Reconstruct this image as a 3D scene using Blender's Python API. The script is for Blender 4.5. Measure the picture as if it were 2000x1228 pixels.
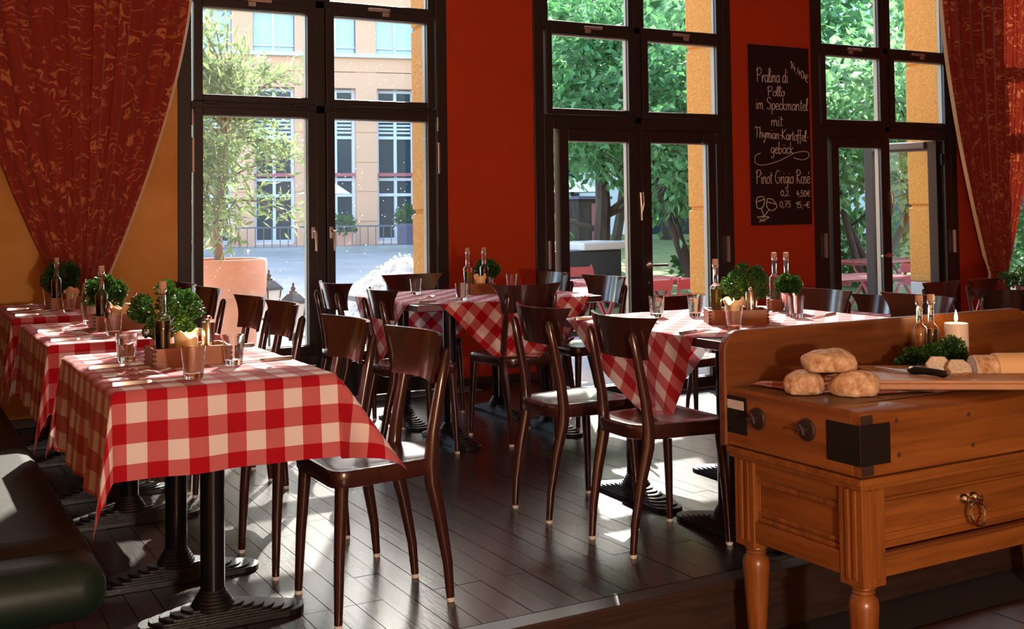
import bpy, math, random
from mathutils import Vector, Matrix
random.seed(7)
PI = math.pi
for o in list(bpy.data.objects): bpy.data.objects.remove(o)
SC = bpy.context.scene
COL = SC.collection

# ------------------------------------------------------------------ camera
YAW, PITCH, ROLL, FPX, PPY, CAMH = .5105, .0371, .0130, 2193.9, 335.0, 1.217
cam = bpy.data.cameras.new('camera'); camo = bpy.data.objects.new('camera', cam); COL.objects.link(camo)
fw0 = Vector((math.sin(YAW), math.cos(YAW), 0)); r0 = Vector((math.cos(YAW), -math.sin(YAW), 0)); zz = Vector((0, 0, 1))
fw = fw0*math.cos(PITCH)+zz*math.sin(PITCH); u0 = zz*math.cos(PITCH)-fw0*math.sin(PITCH)
rr = r0*math.cos(ROLL)-u0*math.sin(ROLL); uu = u0*math.cos(ROLL)+r0*math.sin(ROLL)
M = Matrix((rr, uu, -fw)).transposed().to_4x4(); M.translation = Vector((0, 0, CAMH))
camo.matrix_world = M
cam.sensor_fit = 'HORIZONTAL'; cam.sensor_width = 36; cam.lens = FPX*36/2000
cam.shift_y = (PPY-614)/2000
cam.clip_end = 300
SC.camera = camo

# ------------------------------------------------------------------ sky, sun, room lamps
SUN_EL, SUN_AZ = math.radians(33), math.atan2(.48, .877)     # azimuth from +Y towards +X
w = bpy.data.worlds.new('sky'); SC.world = w; w.use_nodes = True
nt = w.node_tree; nt.nodes.clear()
sky = nt.nodes.new('ShaderNodeTexSky'); sky.sky_type = 'NISHITA'; sky.sun_disc = False
sky.sun_elevation = SUN_EL; sky.sun_rotation = SUN_AZ; sky.air_density = 1.0; sky.dust_density = 1.5
bg = nt.nodes.new('ShaderNodeBackground'); bg.inputs['Strength'].default_value = .80
wo = nt.nodes.new('ShaderNodeOutputWorld')
nt.links.new(sky.outputs[0], bg.inputs[0]); nt.links.new(bg.outputs[0], wo.inputs[0])
sl = bpy.data.lights.new('sun_offscreen', 'SUN'); sl.energy = 12.0; sl.angle = .009; sl.color = (1, .93, .82)
so = bpy.data.objects.new('sun_offscreen', sl); COL.objects.link(so)
sd = Vector((math.sin(SUN_AZ)*math.cos(SUN_EL), math.cos(SUN_AZ)*math.cos(SUN_EL), math.sin(SUN_EL)))
so.rotation_euler = sd.to_track_quat('Z', 'Y').to_euler()
def lamp(name, kind, loc, energy, color, size=.3, target=None, angle=None):
    l = bpy.data.lights.new(name, kind); l.energy = energy; l.color = color
    if kind == 'AREA': l.shape = 'DISK'; l.size = size
    else: l.shadow_soft_size = size
    if angle: l.spot_size = angle; l.spot_blend = .6
    o = bpy.data.objects.new(name, l); COL.objects.link(o); o.location = loc
    if target: o.rotation_euler = (Vector(loc)-Vector(target)).to_track_quat('Z', 'Y').to_euler()
    return o
# the room's warm lamp behind the camera: it throws the bread's shadow onto the backboard almost level, towards the windows
lamp('lamp_front_offscreen', 'POINT', (.55, -1.5, 1.10), 230, (1, .86, .72), .10)
SC.view_settings.view_transform = 'Standard'; SC.view_settings.look = 'None'
SC.view_settings.exposure = 0.65; SC.view_settings.gamma = 1; SC.view_settings.use_curve_mapping = False

# ------------------------------------------------------------------ materials
MATS = {}
def newmat(name):
    m = bpy.data.materials.new(name); m.use_nodes = True; MATS[name] = m
    return m, m.node_tree, m.node_tree.nodes['Principled BSDF']
def N(nt, typ, **kw):
    n = nt.nodes.new(typ)
    for k, v in kw.items():
        if k in n.inputs: n.inputs[k].default_value = v
        else: setattr(n, k, v)
    return n
def setp(b, **kw):
    names = dict(rough='Roughness', metal='Metallic', trans='Transmission Weight', ior='IOR', coat='Coat Weight', coatr='Coat Roughness',
                 sss='Subsurface Weight', spec='Specular IOR Level', sheen='Sheen Weight', alpha='Alpha')
    for k, v in kw.items(): b.inputs[names[k]].default_value = v
def plain(name, col, bump=0, bscale=60, **kw):
    m, nt, b = newmat(name); b.inputs['Base Color'].default_value = (*col, 1); setp(b, **kw)
    if bump:
        tc = N(nt, 'ShaderNodeTexCoord'); no = N(nt, 'ShaderNodeTexNoise', Scale=bscale, Detail=4)
        bp = N(nt, 'ShaderNodeBump', Strength=bump, Distance=.01)
        nt.links.new(tc.outputs['Object'], no.inputs['Vector']); nt.links.new(no.outputs['Fac'], bp.inputs['Height'])
        nt.links.new(bp.outputs[0], b.inputs['Normal'])
    return m
def mottled(name, c1, c2, scale=3, detail=5, stretch=(1, 1, 1), bump=0, objrand=0, **kw):
    m, nt, b = newmat(name); setp(b, **kw)
    tc = N(nt, 'ShaderNodeTexCoord'); mp = N(nt, 'ShaderNodeMapping'); mp.inputs['Scale'].default_value = stretch
    no = N(nt, 'ShaderNodeTexNoise', Scale=scale, Detail=detail, Roughness=.6)
    rp = N(nt, 'ShaderNodeValToRGB'); rp.color_ramp.elements[0].position = .3; rp.color_ramp.elements[1].position = .72
    rp.color_ramp.elements[0].color = (*c1, 1); rp.color_ramp.elements[1].color = (*c2, 1)
    nt.links.new(tc.outputs['Object'], mp.inputs['Vector']); nt.links.new(mp.outputs[0], no.inputs['Vector'])
    nt.links.new(no.outputs['Fac'], rp.inputs[0])
    src = rp.outputs[0]
    if objrand:
        oi = N(nt, 'ShaderNodeObjectInfo'); mr = N(nt, 'ShaderNodeMapRange'); mr.inputs['To Min'].default_value = 1-objrand; mr.inputs['To Max'].default_value = 1+objrand
        hs = N(nt, 'ShaderNodeHueSaturation')
        nt.links.new(oi.outputs['Random'], mr.inputs['Value']); nt.links.new(mr.outputs[0], hs.inputs['Value']); nt.links.new(src, hs.inputs['Color'])
        src = hs.outputs[0]
        ad = N(nt, 'ShaderNodeVectorMath', operation='ADD'); sc = N(nt, 'ShaderNodeVectorMath', operation='SCALE'); sc.inputs['Scale'].default_value = 37
        nt.links.new(oi.outputs['Random'], sc.inputs[0]); nt.links.new(mp.outputs[0], ad.inputs[0]); nt.links.new(sc.outputs[0], ad.inputs[1])
        nt.links.new(ad.outputs[0], no.inputs['Vector'])
    nt.links.new(src, b.inputs['Base Color'])
    if bump:
        bp = N(nt, 'ShaderNodeBump', Strength=bump, Distance=.01); nt.links.new(no.outputs['Fac'], bp.inputs['Height']); nt.links.new(bp.outputs[0], b.inputs['Normal'])
    return m
def gingham(name, period=.108, warm=0):
    m, nt, b = newmat(name); setp(b, rough=.85, sheen=.15, spec=.2)
    uv = N(nt, 'ShaderNodeUVMap'); sep = N(nt, 'ShaderNodeSeparateXYZ'); nt.links.new(uv.outputs[0], sep.inputs[0])
    st = []
    for ax in ('X', 'Y'):
        d = N(nt, 'ShaderNodeMath', operation='DIVIDE'); d.inputs[1].default_value = period; nt.links.new(sep.outputs[ax], d.inputs[0])
        f = N(nt, 'ShaderNodeMath', operation='FRACT'); nt.links.new(d.outputs[0], f.inputs[0])
        l = N(nt, 'ShaderNodeMath', operation='LESS_THAN'); l.inputs[1].default_value = .5; nt.links.new(f.outputs[0], l.inputs[0]); st.append(l)
    a = N(nt, 'ShaderNodeMath', operation='ADD'); nt.links.new(st[0].outputs[0], a.inputs[0]); nt.links.new(st[1].outputs[0], a.inputs[1])
    h = N(nt, 'ShaderNodeMath', operation='MULTIPLY'); h.inputs[1].default_value = .5; nt.links.new(a.outputs[0], h.inputs[0])
    rp = N(nt, 'ShaderNodeValToRGB'); rp.color_ramp.interpolation = 'CONSTANT'
    e = rp.color_ramp.elements; e[0].position = 0; e[0].color = (.80, .70, .70, 1); e[1].position = .25; e[1].color = (.55, .13, .14, 1)
    e2 = rp.color_ramp.elements.new(.75); e2.color = (.40, .002, .012, 1)
    nt.links.new(h.outputs[0], rp.inputs[0]); nt.links.new(rp.outputs[0], b.inputs['Base Color'])
    wv = N(nt, 'ShaderNodeTexNoise', Scale=900, Detail=1); bp = N(nt, 'ShaderNodeBump', Strength=.15, Distance=.002)
    nt.links.new(uv.outputs[0], wv.inputs['Vector']); nt.links.new(wv.outputs['Fac'], bp.inputs['Height']); nt.links.new(bp.outputs[0], b.inputs['Normal'])
    tr = N(nt, 'ShaderNodeBsdfTranslucent'); mx = N(nt, 'ShaderNodeMixShader'); mx.inputs[0].default_value = .12
    out = nt.nodes['Material Output']; nt.links.new(rp.outputs[0], tr.inputs['Color'])
    nt.links.new(b.outputs[0], mx.inputs[1]); nt.links.new(tr.outputs[0], mx.inputs[2]); nt.links.new(mx.outputs[0], out.inputs[0])
    return m
def paneglass(name, dust=.0):
    m, nt, b = newmat(name); nt.nodes.remove(b); out = nt.nodes['Material Output']
    tr = N(nt, 'ShaderNodeBsdfTransparent'); tr.inputs[0].default_value = (.93, .96, .96, 1)
    gl = N(nt, 'ShaderNodeBsdfGlossy'); gl.inputs['Roughness'].default_value = .02
    lw = N(nt, 'ShaderNodeLayerWeight', Blend=.5); pw_ = N(nt, 'ShaderNodeMath', operation='POWER'); pw_.inputs[1].default_value = 4.5; nt.links.new(lw.outputs['Facing'], pw_.inputs[0])
    fr = N(nt, 'ShaderNodeMath', operation='MULTIPLY_ADD'); fr.inputs[1].default_value = .85; fr.inputs[2].default_value = .025; nt.links.new(pw_.outputs[0], fr.inputs[0]); mx = N(nt, 'ShaderNodeMixShader')
    nt.links.new(fr.outputs[0], mx.inputs[0]); nt.links.new(tr.outputs[0], mx.inputs[1]); nt.links.new(gl.outputs[0], mx.inputs[2])
    last = mx
    if dust:
        tc = N(nt, 'ShaderNodeTexCoord'); vo = N(nt, 'ShaderNodeTexVoronoi', Scale=26); nt.links.new(tc.outputs['Object'], vo.inputs['Vector'])
        lt = N(nt, 'ShaderNodeMath', operation='LESS_THAN'); lt.inputs[1].default_value = .075; nt.links.new(vo.outputs['Distance'], lt.inputs[0])
        no = N(nt, 'ShaderNodeTexNoise', Scale=2.5); nt.links.new(tc.outputs['Object'], no.inputs['Vector'])
        g = N(nt, 'ShaderNodeMath', operation='GREATER_THAN'); g.inputs[1].default_value = .5; nt.links.new(no.outputs['Fac'], g.inputs[0])
        mu = N(nt, 'ShaderNodeMath', operation='MULTIPLY'); nt.links.new(lt.outputs[0], mu.inputs[0]); nt.links.new(g.outputs[0], mu.inputs[1])
        mu2 = N(nt, 'ShaderNodeMath', operation='MULTIPLY_ADD'); mu2.inputs[1].default_value = dust; mu2.inputs[2].default_value = .006; nt.links.new(mu.outputs[0], mu2.inputs[0])
        tl = N(nt, 'ShaderNodeBsdfTranslucent'); tl.inputs[0].default_value = (.9, .92, .95, 1)
        m2 = N(nt, 'ShaderNodeMixShader'); nt.links.new(mu2.outputs[0], m2.inputs[0]); nt.links.new(mx.outputs[0], m2.inputs[1]); nt.links.new(tl.outputs[0], m2.inputs[2]); last = m2
    nt.links.new(last.outputs[0], out.inputs[0])
    return m
def leafmat(name, col, trans=.5, rough=.5, var=.25):
    m, nt, b = newmat(name); setp(b, rough=rough, spec=.4)
    ge = N(nt, 'ShaderNodeNewGeometry'); hs = N(nt, 'ShaderNodeHueSaturation'); hs.inputs['Color'].default_value = (*col, 1)
    mr = N(nt, 'ShaderNodeMapRange'); mr.inputs['To Min'].default_value = 1-var; mr.inputs['To Max'].default_value = 1+var
    nt.links.new(ge.outputs['Random Per Island'], mr.inputs['Value']); nt.links.new(mr.outputs[0], hs.inputs['Value'])
    nt.links.new(hs.outputs[0], b.inputs['Base Color'])
    tl = N(nt, 'ShaderNodeBsdfTranslucent'); nt.links.new(hs.outputs[0], tl.inputs[0]); mx = N(nt, 'ShaderNodeMixShader'); mx.inputs[0].default_value = trans
    out = nt.nodes['Material Output']; nt.links.new(b.outputs[0], mx.inputs[1]); nt.links.new(tl.outputs[0], mx.inputs[2]); nt.links.new(mx.outputs[0], out.inputs[0])
    return m

mottled('chair_wood', (.028, .008, .007), (.056, .016, .011), 9, 4, (1, 1, .15), rough=.22, coat=.5, coatr=.12)
mottled('crest_wood', (.028, .008, .007), (.056, .016, .011), 7, 4, (1, 1, .2), rough=.2, coat=.6, coatr=.1)
mottled('table_wood', (.05, .018, .010), (.10, .04, .022), 6, 5, (1, .1, 1), rough=.3, coat=.4, coatr=.15)
plain('iron', (.008, .008, .009), rough=.3, bump=.15, bscale=250)
plain('black_steel', (.006, .006, .007), rough=.18)
mottled('floor_plank', (.014, .007, .006), (.042, .020, .015), 5, 6, (14, 1.2, 1), bump=.10, objrand=.35, rough=.26, coat=.1, coatr=.2, spec=.38)
plain('nosing_wood', (.036, .018, .012), rough=.42)
mottled('riser_wood', (.02, .010, .008), (.055, .027, .018), 5, 5, (1.2, 1, 12), rough=.5)
mottled('floor_tile', (.055, .022, .016), (.09, .035, .024), 6, 4, rough=.4, objrand=.2)
plain('grout', (.03, .026, .024), rough=.9)
mottled('wall_red', (.46, .040, .008), (.52, .050, .010), 1.2, 3, rough=.75, spec=.25)
mottled('wall_ochre', (.56, .22, .04), (.76, .38, .11), 2.2, 6, rough=.8, spec=.2)
mottled('stucco', (.58, .23, .035), (.76, .35, .075), 45, 4, bump=.9, rough=.9)
plain('plinth_stone', (.62, .60, .56), rough=.8, bump=.2)
plain('ceiling_paint', (.62, .52, .42), rough=.9)
plain('room_paint', (.42, .20, .07), rough=.9)
plain('frame_dark', (.022, .015, .014), rough=.38)
plain('frame_gap', (.004, .004, .004), rough=.7)
plain('hardware', (.55, .46, .42), rough=.35, metal=.7)
plain('steel', (.62, .61, .60), rough=.2, metal=1)
plain('chrome', (.75, .74, .73), rough=.08, metal=1)
plain('rubber_seal', (.01, .01, .01), rough=.6)
plain('glazing_bead', (.35, .33, .27), rough=.4)
plain('door_grey', (.10, .095, .095), rough=.35, metal=.3)
paneglass('glass_pane'); paneglass('glass_dusty', .55)
gingham('gingham')
plain('leather', (.015, .008, .005), rough=.65, bump=.08, bscale=30, spec=.08)
plain('leather_green', (.006, .015, .010), rough=.45, bump=.08, bscale=30, spec=.25)
plain('dark_panel', (.010, .010, .011), rough=.5)
plain('grille_metal', (.62, .62, .60), rough=.3, metal=.8)
plain('cork', (.45, .27, .17), rough=.85)
m, nt_, b = newmat('clear_glass'); b.inputs['Base Color'].default_value = (.97, .98, .98, 1); setp(b, trans=1, rough=.0, ior=1.45)
m, nt_, b = newmat('olive_oil'); b.inputs['Base Color'].default_value = (.20, .15, .012, 1); setp(b, trans=.6, rough=.05, ior=1.4)
plain('balsamic', (.006, .003, .003), rough=.08)
m, nt_, b = newmat('wax'); b.inputs['Base Color'].default_value = (.90, .66, .34, 1); setp(b, sss=.8, rough=.45); b.inputs['Subsurface Radius'].default_value = (.05, .03, .012)
m, nt_, b = newmat('wax_pale'); b.inputs['Base Color'].default_value = (.88, .72, .58, 1); setp(b, sss=.6, rough=.4); b.inputs['Subsurface Radius'].default_value = (.03, .018, .01)
m, nt_, b = newmat('flame'); b.inputs['Emission Color'].default_value = (1, .72, .32, 1); b.inputs['Emission Strength'].default_value = 14
mottled('crate_wood', (.26, .085, .030), (.40, .15, .055), 6, 5, (1, 1, 6), rough=.5)
plain('joint_dark', (.05, .016, .008), rough=.6)
leafmat('parsley', (.032, .10, .013), .3, .45, .5)
leafmat('olive_leaf', (.24, .34, .13), .5, .4, .45)
leafmat('tree_leaf', (.10, .26, .09), .5, .45, .5)
leafmat('tree_leaf_pale', (.20, .38, .16), .55, .45, .5)
leafmat('shrub_leaf', (.07, .19, .05), .4, .5, .4)
mottled('bark', (.03, .022, .018), (.09, .065, .05), 12, 5, (1, 1, .2), bump=.5, rough=.9)
mottled('bark_pale', (.16, .11, .08), (.30, .22, .16), 14, 5, (1, 1, .25), bump=.4, rough=.9)
mottled('terracotta', (.62, .27, .17), (.74, .37, .25), 3, 5, rough=.8)
plain('soil', (.06, .04, .03), rough=1)
mottled('paving', (.26, .26, .255), (.36, .355, .34), 1.5, 5, rough=.75)
mottled('grass', (.08, .14, .03), (.22, .24, .08), 3, 6, rough=.95)
mottled('gravel', (.55, .53, .48), (.85, .83, .78), 9, 4, rough=.9)
plain('facade', (.76, .40, .24), rough=.85)
plain('facade_joint', (.45, .28, .17), rough=.9)
plain('facade_frame', (.62, .66, .72), rough=.5)
plain('facade_glass', (.02, .045, .06), rough=.1, spec=.15)
plain('facade_glass_pale', (.42, .58, .68), rough=.1)
plain('facade_violet', (.13, .11, .18), rough=.7)
plain('facade_red', (.42, .10, .12), rough=.6)
plain('white_wall', (.66, .74, .80), rough=.8)
plain('picnic_red', (.30, .045, .055), rough=.35)
plain('canvas_white', (.8, .82, .8), rough=.8)
plain('dark_metal', (.03, .03, .032), rough=.45, metal=.6)
plain('lantern_metal', (.03, .03, .03), rough=.5, metal=.5)
plain('railing', (.10, .11, .13), rough=.5)
plain('chalkboard', (.008, .007, .008), rough=.45, bump=.05, bscale=20)
plain('chalk', (.75, .66, .60), rough=1)
mottled('block_wood', (.15, .042, .008), (.33, .112, .021), 4, 6, (.5, 8, 8), rough=.36, coat=.2, coatr=.25)
mottled('block_side', (.15, .042, .008), (.33, .112, .021), 4, 6, (8, .5, 8), rough=.36, coat=.2, coatr=.25)
mottled('back_wood', (.10, .028, .008), (.21, .068, .016), 4, 6, (.5, 8, 8), rough=.38, coat=.15, coatr=.25)
mottled('leg_wood', (.17, .048, .009), (.33, .112, .021), 4, 5, (8, 8, .6), rough=.34, coat=.25, coatr=.2)
mottled('worn_top', (.11, .048, .018), (.24, .115, .045), 5, 6, (1, 6, 1), rough=.45)
plain('bracket_metal', (.028, .022, .018), rough=.42, metal=.6, bump=.2, bscale=40)
plain('rust_iron', (.035, .017, .012), rough=.6, metal=.3, bump=.3, bscale=80)
plain('paper_label', (.62, .58, .60), rough=.7)
mottled('crust', (.38, .14, .035), (.84, .64, .42), 42, 6, bump=.9, rough=.7)
mottled('crumb', (.55, .42, .30), (.80, .70, .56), 130, 4, bump=.6, rough=.9)
plain('wrap_paper', (.72, .46, .22), rough=.7)
mottled('board_wood', (.34, .15, .055), (.48, .24, .10), 4, 5, (1, 9, 1), rough=.5)
plain('groove_dark', (.06, .022, .01), rough=.8)
plain('knife_black', (.006, .006, .007), rough=.2)
plain('socket_white', (.75, .70, .62), rough=.4)
def curtainmat():
    m, nt, b = newmat('curtain'); setp(b, rough=.7, sheen=.4, spec=.2)
    uv = N(nt, 'ShaderNodeUVMap')
    no = N(nt, 'ShaderNodeTexNoise', Scale=5, Detail=2); nt.links.new(uv.outputs[0], no.inputs['Vector'])
    mixv = N(nt, 'ShaderNodeVectorMath', operation='SCALE'); mixv.inputs['Scale'].default_value = .5; nt.links.new(no.outputs['Color'], mixv.inputs[0])
    ad = N(nt, 'ShaderNodeVectorMath', operation='ADD'); nt.links.new(uv.outputs[0], ad.inputs[0]); nt.links.new(mixv.outputs[0], ad.inputs[1])
    wv = N(nt, 'ShaderNodeTexWave', Scale=4.2, Distortion=9, Detail=2.5); wv.wave_type = 'RINGS'; wv.inputs['Detail Scale'].default_value = 2.2; nt.links.new(ad.outputs[0], wv.inputs['Vector'])
    n2 = N(nt, 'ShaderNodeTexNoise', Scale=7, Detail=3); nt.links.new(uv.outputs[0], n2.inputs['Vector'])
    r1 = N(nt, 'ShaderNodeValToRGB'); r1.color_ramp.elements[0].position = .80; r1.color_ramp.elements[1].position = .92; nt.links.new(wv.outputs['Fac'], r1.inputs[0])
    r2 = N(nt, 'ShaderNodeValToRGB'); r2.color_ramp.elements[0].position = .44; r2.color_ramp.elements[1].position = .56; nt.links.new(n2.outputs['Fac'], r2.inputs[0])
    mu = N(nt, 'ShaderNodeMath', operation='MULTIPLY'); nt.links.new(r1.outputs[0], mu.inputs[0]); nt.links.new(r2.outputs[0], mu.inputs[1])
    mx = N(nt, 'ShaderNodeMix', data_type='RGBA'); mx.inputs['A'].default_value = (.30, .026, .012, 1); mx.inputs['B'].default_value = (.60, .19, .06, 1)
    nt.links.new(mu.outputs[0], mx.inputs['Factor']); nt.links.new(mx.outputs['Result'], b.inputs['Base Color'])
    tl = N(nt, 'ShaderNodeBsdfTranslucent'); nt.links.new(mx.outputs['Result'], tl.inputs[0]); ms = N(nt, 'ShaderNodeMixShader'); ms.inputs[0].default_value = .12
    out = nt.nodes['Material Output']; nt.links.new(b.outputs[0], ms.inputs[1]); nt.links.new(tl.outputs[0], ms.inputs[2]); nt.links.new(ms.outputs[0], out.inputs[0])
curtainmat()
plain('lining', (.78, .62, .38), rough=.8)

# ------------------------------------------------------------------ mesh helpers
class MB:
    def __init__(s): s.v = []; s.f = []; s.uv = None
    def add(s, vs, fs):
        n = len(s.v); s.v += [tuple(v) for v in vs]; s.f += [tuple(i+n for i in f) for f in fs]; return s
    def box(s, x0, x1, y0, y1, z0, z1):
        return s.add([(x0, y0, z0), (x1, y0, z0), (x1, y1, z0), (x0, y1, z0), (x0, y0, z1), (x1, y0, z1), (x1, y1, z1), (x0, y1, z1)],
                     [(0, 3, 2, 1), (4, 5, 6, 7), (0, 1, 5, 4), (1, 2, 6, 5), (2, 3, 7, 6), (3, 0, 4, 7)])
    def lathe(s, prof, c=(0, 0, 0), n=20, axis='Z', cap=True):
        vs = []
        for r, h in prof:
            for k in range(n):
                a = 2*PI*k/n; p = (r*math.cos(a), r*math.sin(a), h)
                if axis == 'X': p = (p[2], p[0], p[1])
                if axis == 'Y': p = (p[0], p[2], p[1])
                vs.append((p[0]+c[0], p[1]+c[1], p[2]+c[2]))
        fs = []
        for i in range(len(prof)-1):
            for k in range(n):
                a, b2 = i*n+k, i*n+(k+1) % n; fs.append((a, b2, b2+n, a+n))
        if cap: fs.append(tuple(range(n-1, -1, -1))); fs.append(tuple(range((len(prof)-1)*n, len(prof)*n)))
        return s.add(vs, fs)
    def tube(s, path, rad, n=8, cap=True, sy=1.0):
        path = [Vector(p) for p in path]
        if not hasattr(rad, '__len__'): rad = [rad]*len(path)
        vs = []; prev = None
        for i, p in enumerate(path):
            t = (path[min(i+1, len(path)-1)]-path[max(i-1, 0)]).normalized()
            if prev is None:
                ref = Vector((0, 1, 0)) if abs(t.y) < .9 else Vector((1, 0, 0))
                prev = (ref-t*ref.dot(t)).normalized()
            else: prev = (prev-t*prev.dot(t)).normalized()
            b2 = t.cross(prev)
            for k in range(n):
                a = 2*PI*k/n; vs.append(p+prev*(rad[i]*sy*math.cos(a))+b2*(rad[i]*math.sin(a)))
        fs = []
        for i in range(len(path)-1):
            for k in range(n):
                a, b3 = i*n+k, i*n+(k+1) % n; fs.append((a, b3, b3+n, a+n))
        if cap: fs.append(tuple(range(n-1, -1, -1))); fs.append(tuple(range((len(path)-1)*n, len(path)*n)))
        return s.add(vs, fs)
    def prism(s, poly, z0, z1):
        n = len(poly); vs = [(x, y, z0) for x, y in poly]+[(x, y, z1) for x, y in poly]
        fs = [tuple(range(n-1, -1, -1)), tuple(range(n, 2*n))]+[(i, (i+1) % n, (i+1) % n+n, i+n) for i in range(n)]
        return s.add(vs, fs)
    def xf(s, mat):
        s.v = [tuple(mat @ Vector(v)) for v in s.v]; return s
    def mesh(s, name, mat, smooth=False, uv=None):
        me = bpy.data.meshes.new(name); me.from_pydata(s.v, [], s.f)
        if mat: me.materials.append(MATS[mat])
        if smooth:
            me.polygons.foreach_set('use_smooth', [True]*len(me.polygons))
            if smooth != 'all':
                me.set_sharp_from_angle(angle=math.radians(40))
        if uv:
            l = me.uv_layers.new(name='UVMap')
            for lp in me.loops: l.data[lp.index].uv = uv[lp.vertex_index]
        me.update(); return me
    def build(s, name, mat, parent=None, smooth=False, uv=None, bevel=0, loc=None):
        o = bpy.data.objects.new(name, s.mesh(name, mat, smooth, uv)); COL.objects.link(o)
        if parent: o.parent = parent
        if loc: o.location = loc
        if bevel:
            b = o.modifiers.new('bevel', 'BEVEL'); b.width = bevel; b.segments = 2; b.limit_method = 'ANGLE'; b.angle_limit = math.radians(50)
        return o
def tag(o, label, cat, group=None, kind=None):
    o['label'] = label
    if cat: o['category'] = cat
    if group: o['group'] = group
    if kind: o['kind'] = kind
    return o
def thing(name, label, cat, loc=(0, 0, 0), rz=0, group=None):
    o = bpy.data.objects.new(name, None); COL.objects.link(o); o.empty_display_size = .05
    o.location = loc; o.rotation_euler = (0, 0, rz); return tag(o, label, cat, group)
def struct(o): o['kind'] = 'structure'; return o
def sroot(name, loc=(0, 0, 0)):
    o = bpy.data.objects.new(name, None); COL.objects.link(o); o.location = loc; o['kind'] = 'structure'; return o
def dup(root, loc, rz, label=None, group=None):
    r = root.copy(); COL.objects.link(r); r.location = loc; r.rotation_euler = (0, 0, rz)
    if label: r['label'] = label
    if group: r['group'] = group
    for ch in list(root.children):
        c = ch.copy(); COL.objects.link(c); c.parent = r
        for g in ch.children:
            d = g.copy(); COL.objects.link(d); d.parent = c
    return r
def box(x0, x1, y0, y1, z0, z1): return MB().box(x0, x1, y0, y1, z0, z1)
WY = 7.167            # inner face of the window wall
LOW = -.20            # level of the room floor below the dais

# ------------------------------------------------------------------ floor: dais planks, nosing, riser, tiles
DX0, DX1, DY0 = -.9, 4.2, 2.93
GX0, GX1, GY0, GY1 = 1.6, 3.62, 6.92, 7.137      # trench of the floor grille
fl = struct(MB().box(DX0, DX1, DY0+.06, GY0, -.19, -.012).box(DX0, GX0, GY0, WY+.05, -.19, -.012).box(GX1, DX1, GY0, WY+.05, -.19, -.012).box(GX0, GX1, GY1, WY+.05, -.19, -.012).build('floor', 'grout'))
pw = .088; x = DX0; row = 0; pm = {}
while x < DX1-.01:
    y = DY0+.075; row += 1; first = True; yend = GY0 if GX0-.04 < x < GX1-.03 else WY
    while y < yend-.001:
        L = random.choice([.55, .7, .85, 1.0]) if not first else random.choice([.35, .6, .9])
        first = False
        y1 = min(y+L, yend)
        if yend-y1 < .15: y1 = yend
        key = round(y1-y, 3)
        if key not in pm:
            g = .0012; pm[key] = MB().box(g, pw-g, g, key-g, -.012, 0).mesh('plank', 'floor_plank')
        o = bpy.data.objects.new('plank', pm[key]); COL.objects.link(o); o.parent = fl; o.location = (x, y, random.uniform(-.0006, .0006))
        y = y1
    x += pw
no = box(DX0, DX1, DY0-.012, DY0+.075, -.03, .001).build('nosing', 'nosing_wood', fl, bevel=.006)
box(DX0, DX1-.01, DY0+.012, DY0+.06, LOW, -.03).build('riser', 'riser_wood', fl)
box(DX1-.05, DX1, DY0, WY, -.03, .001).build('nosing', 'nosing_wood', fl, bevel=.006)
box(DX1-.05, DX1-.012, DY0+.01, WY, LOW, -.03).build('riser', 'riser_wood', fl)
fb = struct(box(-2.5, 10.5, -2.2, WY+.6, LOW-.1, LOW-.008).build('floor', 'grout'))
ts = .30; tmesh = MB().box(.004, ts-.004, .004, ts-.004, -.008, 0).mesh('tile', 'floor_tile')
rest = MB()
for i in range(-9, 44):
    for j in range(-7, 25):
        px, py = -.8+i*ts, .3+j*ts
        if px > 10.2 or py > WY-.29: continue
        if px+ts < DX1 and py+ts > DY0+.05: continue
        near = (1.6 < px < 4.6 and 1.5 < py < 3.0) or (px > 4.1 and py > 4.6 and px < 9)
        if near:
            o = bpy.data.objects.new('tile', tmesh); COL.objects.link(o); o.parent = fb; o.location = (px, py, LOW)
        else: rest.box(px+.004, px+ts-.004, py+.004, py+ts-.004, LOW-.008, LOW)
r_ = rest.build('tile_field', 'floor_tile', fb); r_['kind'] = 'stuff'

# ------------------------------------------------------------------ walls, ceiling
WT = 3.70
def wallpiece(name, x0, x1, z0, z1, mat):
    return struct(box(x0, x1, WY, WY+.10, z0, z1).build(name, mat))
wallpiece('wall_back', -.55, 1.61, LOW, 4.0, 'wall_ochre')
wallpiece('wall_back', 3.485, 4.205, LOW, 4.0, 'wall_red')
wallpiece('wall_back', 6.09, 6.985, LOW, 4.0, 'wall_red')
wallpiece('wall_back', 8.80, 9.30, LOW, 4.0, 'wall_red')
wallpiece('wall_back', 10.9, 11.2, LOW, 4.0, 'wall_red')
for a, b in ((1.61, 3.485), (4.205, 6.09), (6.985, 8.80), (9.30, 10.9)): wallpiece('wall_back', a, b, WT, 4.0, 'wall_red')
struct(box(-.65, -.55, -2.2, WY+.1, LOW, 4.0).build('wall_left', 'wall_ochre'))
struct(box(10.4, 10.5, -2.2, WY, LOW, 4.0).build('wall_right', 'wall_red'))
struct(box(-.55, 10.4, -2.3, -2.2, LOW, 4.0).build('wall_front', 'room_paint'))
struct(box(-.65, 11.2, -2.3, WY+.1, 4.0, 4.1).build('ceiling', 'ceiling_paint'))
struct(box(3.485, 4.19, WY-.015, WY, 0, .055).build('baseboard_back', 'riser_wood', bevel=.004))
struct(box(-.55, 1.61, WY-.015, WY, 0, .055).build('baseboard_back', 'riser_wood', bevel=.004))
struct(box(6.09, 6.985, WY-.015, WY, LOW, LOW+.055).build('baseboard_back', 'riser_wood', bevel=.004))
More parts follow.
